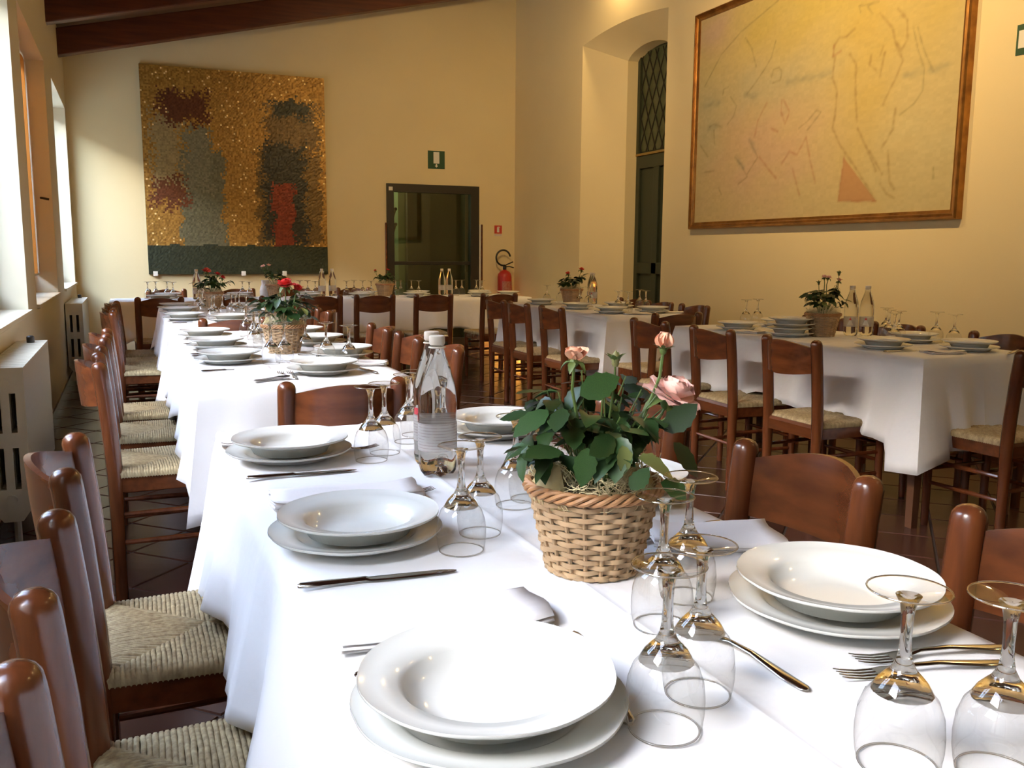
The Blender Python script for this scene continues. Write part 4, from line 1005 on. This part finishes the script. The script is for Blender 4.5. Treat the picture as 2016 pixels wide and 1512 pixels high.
# ------------------------------------------------------------------ potted roses in baskets
def leaf_mesh(nm, mt, fold, curl):
    mb = MB(); n = 9
    for i in range(n + 1):
        t = i / n; w_ = .29 * (sin(pi * t ** .85) ** .8) if 0 < t < 1 else 0.0
        w_ *= (1.0 + (.10 if i % 2 else -.05)); z = -curl * t * t
        mb.v += [(t, -w_, z + fold * w_), (t, 0, z), (t, w_, z + fold * w_)]
    for i in range(n):
        a = 3 * i; mb.face((a, a + 3, a + 4, a + 1)); mb.face((a + 1, a + 4, a + 5, a + 2))
    return mb.data(nm, mt, ang=80)
LEAVES = [leaf_mesh('leaf', LEAF, .25, .15), leaf_mesh('leaf', LEAF, .4, .35), leaf_mesh('leaf', LEAF, .1, .05)]; LEAFP = leaf_mesh('leaf', LEAFY, .3, .2)
def frame_mat(p, d, nrm, s):
    d = Vector(d).normalized(); y = Vector(nrm).cross(d)
    if y.length < 1e-3: y = Vector((1, 0, 0)).cross(d)
    y.normalize(); z = d.cross(y)
    return Matrix(((d.x * s, y.x * s, z.x * s, p[0]), (d.y * s, y.y * s, z.y * s, p[1]), (d.z * s, y.z * s, z.z * s, p[2]), (0, 0, 0, 1)))
def petal_mesh(nm, mt, cup, ruffle):
    mb = MB(); n, m_ = 6, 6
    for i in range(n + 1):
        t = i / n
        for j in range(m_ + 1):
            u = -1 + 2 * j / m_; w_ = .62 * (sin(pi * min(.97, .16 + .72 * t)) ** .7)
            x = t - .10 * u * u * t; y = u * w_; z = cup * (u * u * .35 + (t - .5) ** 2 * .5) - .16 * t ** 3 * (1 - cup) + ruffle * .06 * sin(u * 5 + t * 3) * t
            mb.v.append((x, y, z))
    for i in range(n):
        for j in range(m_):
            a = i * (m_ + 1) + j; mb.face((a, a + 1, a + m_ + 2, a + m_ + 1))
    return mb.data(nm, mt, ang=80)
PET = {}
for nm, mt in (('pink', PINK), ('peach', PEACH), ('red', RED), ('coral', CORAL)): PET[nm] = (petal_mesh('petal', mt, .8, .5), petal_mesh('petal', mt, .15, 1.0))
SEP = leaf_mesh('sepal', STEM, .5, .6)
def rose(parent, p, axis, r, col, n, openness, rr, sepals=True):
    o = ob('rose', None, parent)
    ax_ = Vector(axis).normalized(); q = ax_.to_track_quat('Z', 'Y'); o.matrix_local = Matrix.Translation(Vector(p)) @ q.to_matrix().to_4x4()
    for i in range(n):
        t = (i + .5) / n; a = i * 2.4 + rr.uniform(-.2, .2); el = radians(86 - 82 * openness * t ** .8)
        d = Vector((cos(a) * cos(el), sin(a) * cos(el), sin(el))); nr = Vector((-cos(a) * sin(el), -sin(a) * sin(el), cos(el)))
        b = Vector((cos(a), sin(a), 0)) * r * .13 * (t ** .5) + Vector((0, 0, -r * .22 * t * openness))
        pe = ob('petal', PET[col][0 if t < .55 or openness < .4 else 1], o); s = r * (.62 + .55 * t) * rr.uniform(.9, 1.08) if openness > .4 else r * (1.25 + .3 * t)
        pe.matrix_local = frame_mat(b, d, nr, s)
    if sepals:
        mb = MB(); mb.lathe([(.0005, -r * .62), (r * .16, -r * .60), (r * .30, -r * .42), (r * .34, -r * .2), (r * .2, -.0)], 12); mb.build('rose_hip', STEM, o)
        for i in range(5):
            a = i * 2 * pi / 5; el = radians(62 if openness < .4 else -15)
            d = Vector((cos(a) * cos(el), sin(a) * cos(el), sin(el))); nr = Vector((-cos(a) * sin(el), -sin(a) * sin(el), cos(el)))
            se = ob('sepal', SEP, o); se.matrix_local = frame_mat(Vector((cos(a), sin(a), 0)) * r * .26 + Vector((0, 0, -r * .25)), d, nr, r * .85)
    return o
def bud(parent, p, axis, r, rr):
    o = ob('rosebud', None, parent); ax_ = Vector(axis).normalized(); o.matrix_local = Matrix.Translation(Vector(p)) @ ax_.to_track_quat('Z', 'Y').to_matrix().to_4x4()
    mb = MB(); mb.lathe([(.0005, -r * 1.5), (r * .5, -r * 1.4), (r * .75, -r * .9), (r * .70, -r * .5), (r * .95, 0), (r * .8, r * .7), (r * .35, r * 1.4), (.0005, r * 1.8)], 12); mb.build('bud_body', mat('bud_green', (.20, .19, .07), .5), o)
    for i in range(6):
        a = i * pi / 3 + .3; el = radians(rr.uniform(74, 92)); d = Vector((cos(a) * cos(el), sin(a) * cos(el), sin(el))); nr = Vector((-cos(a) * sin(el), -sin(a) * sin(el), cos(el)))
        se = ob('sepal', SEP, o); se.matrix_local = frame_mat(Vector((cos(a), sin(a), 0)) * r * .7 + Vector((0, 0, -r * .6)), d, nr, r * 2.1)
    return o
BH, BR0, BR1 = .116, .062, .088
def basket_meshes():
    liner = MB().lathe([(.0005, .003), (BR0 - .004, .003), (BR0 - .0035, .006), (BR1 - .005, BH), (BR1 - .008, BH), (BR0 - .008, .008), (.0005, .008)], 40).data('basket', WICKG, ang=40)
    soil = MB().lathe([(.0005, BH - .010), (BR1 - .012, BH - .014)], 24).data('soil', SOIL)
    strips = []; rows = 14; ns = 20
    for r_ in range(rows):
        z = .006 + (BH - .018) * r_ / (rows - 1); hh = .0031; rad = BR0 + (BR1 - BR0) * (z / BH)
        mb = MB(); prof = ((-.0011, -hh), (.0011, -hh), (.0013, 0), (.0011, hh), (-.0011, hh)); R = []
        seg = ns * 4
        for k in range(seg):
            th = 2 * pi * k / seg; wv = .0034 * cos(th * ns / 2 + pi * (r_ % 2))
            R.append([((rad + wv + a) * cos(th), (rad + wv + a) * sin(th), z + b_ + .0007 * sin(th * 7 + r_ * 2)) for (a, b_) in prof])
        R.append(R[0]); mb.rings(R); strips.append(mb.data('wicker_strip', WICK, ang=60))
    mb = MB()
    for k in range(ns):
        th = 2 * pi * (k + .5) / ns + pi / ns
        mb.tube([((BR0 - .0005) * cos(th), (BR0 - .0005) * sin(th), .0), ((BR1 + .0) * cos(th), (BR1 + .0) * sin(th), BH)], .0030, 6)
    stakes = mb.data('wicker_stake', WICK)
    mb = MB()
    for s_ in range(4):
        pts = []
        for k in range(120):
            th = 2 * pi * k / 120; ph = th * 9 + s_ * pi / 2; pts.append(((BR1 + .003 + .0045 * cos(ph)) * cos(th), (BR1 + .003 + .0045 * cos(ph)) * sin(th), BH + .002 + .006 * sin(ph)))
        mb.tube(pts, .0034, 6, closed=True)
    braid = mb.data('rim_braid', WICKR)
    mb = MB()
    for s_ in range(2):
        pts = [((BR0 + .003 * cos(th * 12 + s_ * pi)) * cos(th), (BR0 + .003 * cos(th * 12 + s_ * pi)) * sin(th), .003) for th in [2 * pi * k / 96 for k in range(96)]]
        mb.tube(pts, .0028, 6, closed=True)
    base = mb.data('base_braid', WICK)
    pot = MB().lathe([(.0005, 0), (BR0 - .004, 0), (BR0, .004), (BR1 - .004, BH - .014), (BR1 + .004, BH - .012), (BR1 + .004, BH + .004), (BR1 - .004, BH + .004), (BR1 - .010, BH - .02), (.0005, BH - .02)], 40)
    return liner, soil, strips, stakes, braid, base
BM = basket_meshes()
def straw_mesh(n, R, seed):
    mb = MB(); rr = random.Random(seed)
    for k in range(n):
        a = rr.uniform(0, 6.28); r0 = R * sqrt(rr.random()) * .92; p = Vector((r0 * cos(a), r0 * sin(a), BH - .008 + rr.uniform(0, .016))); d = Vector((rr.uniform(-1, 1), rr.uniform(-1, 1), rr.uniform(.1, .9))).normalized(); pts = [p.copy()]
        for i in range(7):
            d += Vector((rr.uniform(-1, 1), rr.uniform(-1, 1), rr.uniform(-.68, .55))) * .7; d.normalize(); p = p + d * rr.uniform(.006, .012); p.z = max(p.z, BH - .014)
            q = hypot(p.x, p.y)
            if q > R * 1.02: p.x *= R * 1.02 / q; p.y *= R * 1.02 / q
            pts.append(p.copy())
        mb.tube(pts, .0006, 3, caps=False)
    return mb.data('straw', SISAL)
STRAW = straw_mesh(380, BR1, 3)
def rose_pot(x, y, label, nleaf, spread, height, flowers, buds, seed, lsize, detail=True, rot=0.0, wicker=WICK, extra=(), scale=1.0):
    rr = random.Random(seed); t = thing('potted_rose', label, 'potted plant', (x, y, TZ + .001), 0, 'potted roses'); t.scale = (scale,) * 3
    bk = ob('basket', BM[0], t)
    for m in BM[2]: ob('wicker_strip', m, bk)
    ob('wicker_stakes', BM[3], bk)['kind'] = 'stuff'; ob('rim_braid', BM[4], bk); ob('base_braid', BM[5], bk)
    ob('soil', BM[1], t); tag(ob('straw', STRAW, t, rot=(0, 0, seed)), kind='stuff')
    if detail:
        for (a0, a1, hh, bul) in ((2.7, 3.75, .060, .014), (5.5, 6.2, .045, .008), (-.1, .6, .050, .010)):
            mb = MB(); R = []
            for i in range(9):
                v = i / 8; ring = []
                for j in range(13):
                    u = j / 12; a = a0 + (a1 - a0) * u; ed = sin(pi * u) ** .5
                    rad = BR1 - .006 + bul * sin(v * pi) * ed - .012 * v + .002 * sin(u * 19 + v * 9)
                    ring.append((rad * cos(a), rad * sin(a), BH - .02 + v * hh * ed * (1 + .15 * sin(u * 11))))
                R.append(ring)
            mb.rings(R, closed=False); o = mb.build('sisal_wrap', WRAP, t, ang=80)
    # leafy shoots
    ns = max(8, nleaf // 5); cz = BH + height * .5
    k = 0
    for i in range(ns):
        a = i * 2.399 + rr.uniform(-.3, .3); q = sqrt((i + .5) / ns)
        tip = Vector((cos(a) * spread * q * rr.uniform(.75, 1.05), sin(a) * spread * .9 * q * rr.uniform(.75, 1.05), BH + height * (rr.uniform(.55, 1.0) - .62 * q * q * rr.random())))
        b0 = Vector((cos(a) * .03 * rr.random(), sin(a) * .03 * rr.random(), BH - .012)); m_ = (b0 + tip) / 2 + Vector((0, 0, .02)); mb = MB(); mb.tube([b0, m_, tip], [.0018, .0014, .0009], 5); mb.build('stem', STEM, t)
        out = Vector((tip.x, tip.y, 0)); out = out.normalized() if out.length > 1e-4 else Vector((1, 0, 0))
        for j in range(5):
            if k >= nleaf: break
            k += 1
            base = tip.lerp(m_, (0, .25, .25, .6, .6)[j]); sa = (0, 1, -1, 1, -1)[j]
            d = out * rr.uniform(.5, 1) + Vector((-out.y, out.x, 0)) * sa * rr.uniform(.6, 1.2) + Vector((rr.uniform(-.4, .4), rr.uniform(-.4, .4), rr.uniform(-.75, .25)))
            nr = Vector((rr.uniform(-.5, .5), rr.uniform(-.5, .5), 1)) + out * .5
            if base.y < .03 and base.z + d.normalized().z * lsize < BH + .026: continue
            if any((base + d.normalized() * lsize * .6 - Vector(q[0])).length < q[2] * 1.9 or ((base - Vector(q[0])).y < .02 and abs((base - Vector(q[0])).x) < q[2] * 1.2 and base.z > q[0][2] - q[2] * 1.4) for q in flowers): continue
            lf = ob('leaf', LEAFP if rr.random() < .04 else LEAVES[rr.randrange(3)], t); lf.matrix_local = frame_mat(base, d, nr, lsize * rr.uniform(.7, 1.2))
    for (p, d, nr, s, pale) in extra:
        lf = ob('leaf', LEAFP if pale else LEAVES[2], t); lf.matrix_local = frame_mat((p[0], p[1], p[2] + .016), d, nr, s)
    for (p, axis, r, col, n, op) in flowers:
        P_ = Vector(p); A = Vector(axis).normalized(); e = P_ - A * r * .6; mb = MB(); mb.tube([(P_.x * .12, P_.y * .12, BH - .01), (e.x * .72, e.y * .72, BH + (e.z - BH) * .5), e - A * .03, e], [.0026, .0024, .0022, .0022], 6); mb.build('flower_stem', STEM, t)
        rose(t, p, axis, r, col, n, op, rr)
    for (p, axis, r) in buds:
        P_ = Vector(p); A = Vector(axis).normalized(); e = P_ - A * r * 1.4; mb = MB(); mb.tube([(P_.x * .1, P_.y * .1, BH - .01), (e.x * .7, e.y * .7, BH + (e.z - BH) * .5), e - A * .02, e], [.0024, .0022, .0018, .0016], 6); mb.build('flower_stem', STEM, t)
        bud(t, p, axis, r, rr)
    return t
rose_pot(.573, 1.065, 'wicker basket of pink roses with straw in the middle of the front table', 200, .128, .168,
         [((.102, -.03, .240), (.30, -.34, .88), .036, 'pink', 30, 1.0), ((-.048, -.03, .296), (.02, -.1, 1), .019, 'peach', 14, .42), ((.086, -.03, .305), (.12, 0, 1), .015, 'peach', 9, .2)],
         [((.018, -.02, .291), (.02, 0, 1), .0068), ((-.003, -.03, .266), (.1, 0, 1), .0062)], 11, .042,
         extra=(((-.075, -.045, .165), (-.9, -.35, .02), (0, -.35, 1), .062, False), ((.062, -.075, .185), (.55, -.3, .55), (-.3, -.9, .35), .056, False), ((-.02, -.09, .185), (-.75, -.3, -.25), (.1, -.9, .5), .05, False),
                ((-.058, -.09, .175), (-.25, -.2, -.9), (-.3, -.9, .1), .05, False), ((.005, -.105, .16), (.85, -.2, -.38), (.2, -.5, .9), .062, True), ((.04, -.105, .125), (.75, -.3, -.35), (0, -.75, .6), .05, False), ((-.004, -.105, .12), (.25, -.4, .6), (-.2, -.9, .35), .04, False),
                ((-.05, -.05, .235), (.85, -.1, .35), (-.35, -.85, .35), .06, False), ((-.085, -.03, .215), (-.95, -.1, -.55), (-.2, -.3, .9), .06, False), ((.10, -.04, .16), (.5, -.3, -.75), (.4, -.8, .3), .06, False),
                ((.095, -.01, .175), (.9, -.1, .2), (0, -.5, .9), .055, False), ((-.018, -.105, .178), (.1, -.2, -1), (0, -1, .1), .038, True)))
rose_pot(.60, 3.95, 'wicker basket of deep red roses in the middle of the middle table', 110, .135, .155, [((.010, -.02, .295), (0, -.2, 1), .036, 'red', 16, .9), ((.06, 0, .27), (.3, 0, 1), .02, 'red', 8, .4)], [((-.01, 0, .25), (0, 0, 1), .006)], 23, .05)
rose_pot(.575, 7.38, 'wicker basket of coral red roses on the third window-side table', 80, .145, .15, [((-.026, 0, .285), (0, -.3, 1), .034, 'coral', 12, .9), ((.052, 0, .258), (.2, -.1, 1), .026, 'red', 8, .7), ((.09, 0, .232), (.5, -.2, 1), .026, 'red', 8, .8)], [], 31, .055, False)
rose_pot(1.29, 8.93, 'pot of pale pink roses on the back table under the mosaic', 60, .12, .17, [((-.110, 0, .295), (-.2, -.2, 1), .026, 'pink', 8, .8), ((-.06, 0, .305), (.2, -.2, 1), .024, 'peach', 8, .7)], [], 37, .05, False)
rose_pot(2.37, 8.93, 'pot of small dark red roses on the back table by the glazed door', 60, .12, .13, [((-.095, 0, .255), (-.3, -.1, 1), .018, 'red', 6, .6), ((.031, 0, .26), (.1, -.2, 1), .02, 'red', 6, .6)], [], 41, .05, False)
rose_pot(3.56, 7.10, 'grey pot of orange red roses on the table by the niche', 90, .115, .14, [((-.036, 0, .25), (-.1, -.2, 1), .024, 'coral', 8, .7), ((.089, 0, .285), (.2, -.2, 1), .028, 'coral', 9, .8)], [], 43, .05, False, scale=1.05)
rose_pot(3.455, 3.85, 'tall pot of pink roses beside water bottles under the painting', 110, .115, .175, [((-.005, 0, .318), (-.2, -.1, 1), .018, 'pink', 9, .8), ((.025, 0, .314), (.2, -.1, 1), .018, 'pink', 9, .8), ((.098, 0, .298), (.1, -.1, 1), .018, 'peach', 8, .5)], [((.095, 0, .338), (0, 0, 1), .009), ((-.041, 0, .288), (-.1, 0, 1), .008)], 47, .05, False, scale=1.0)
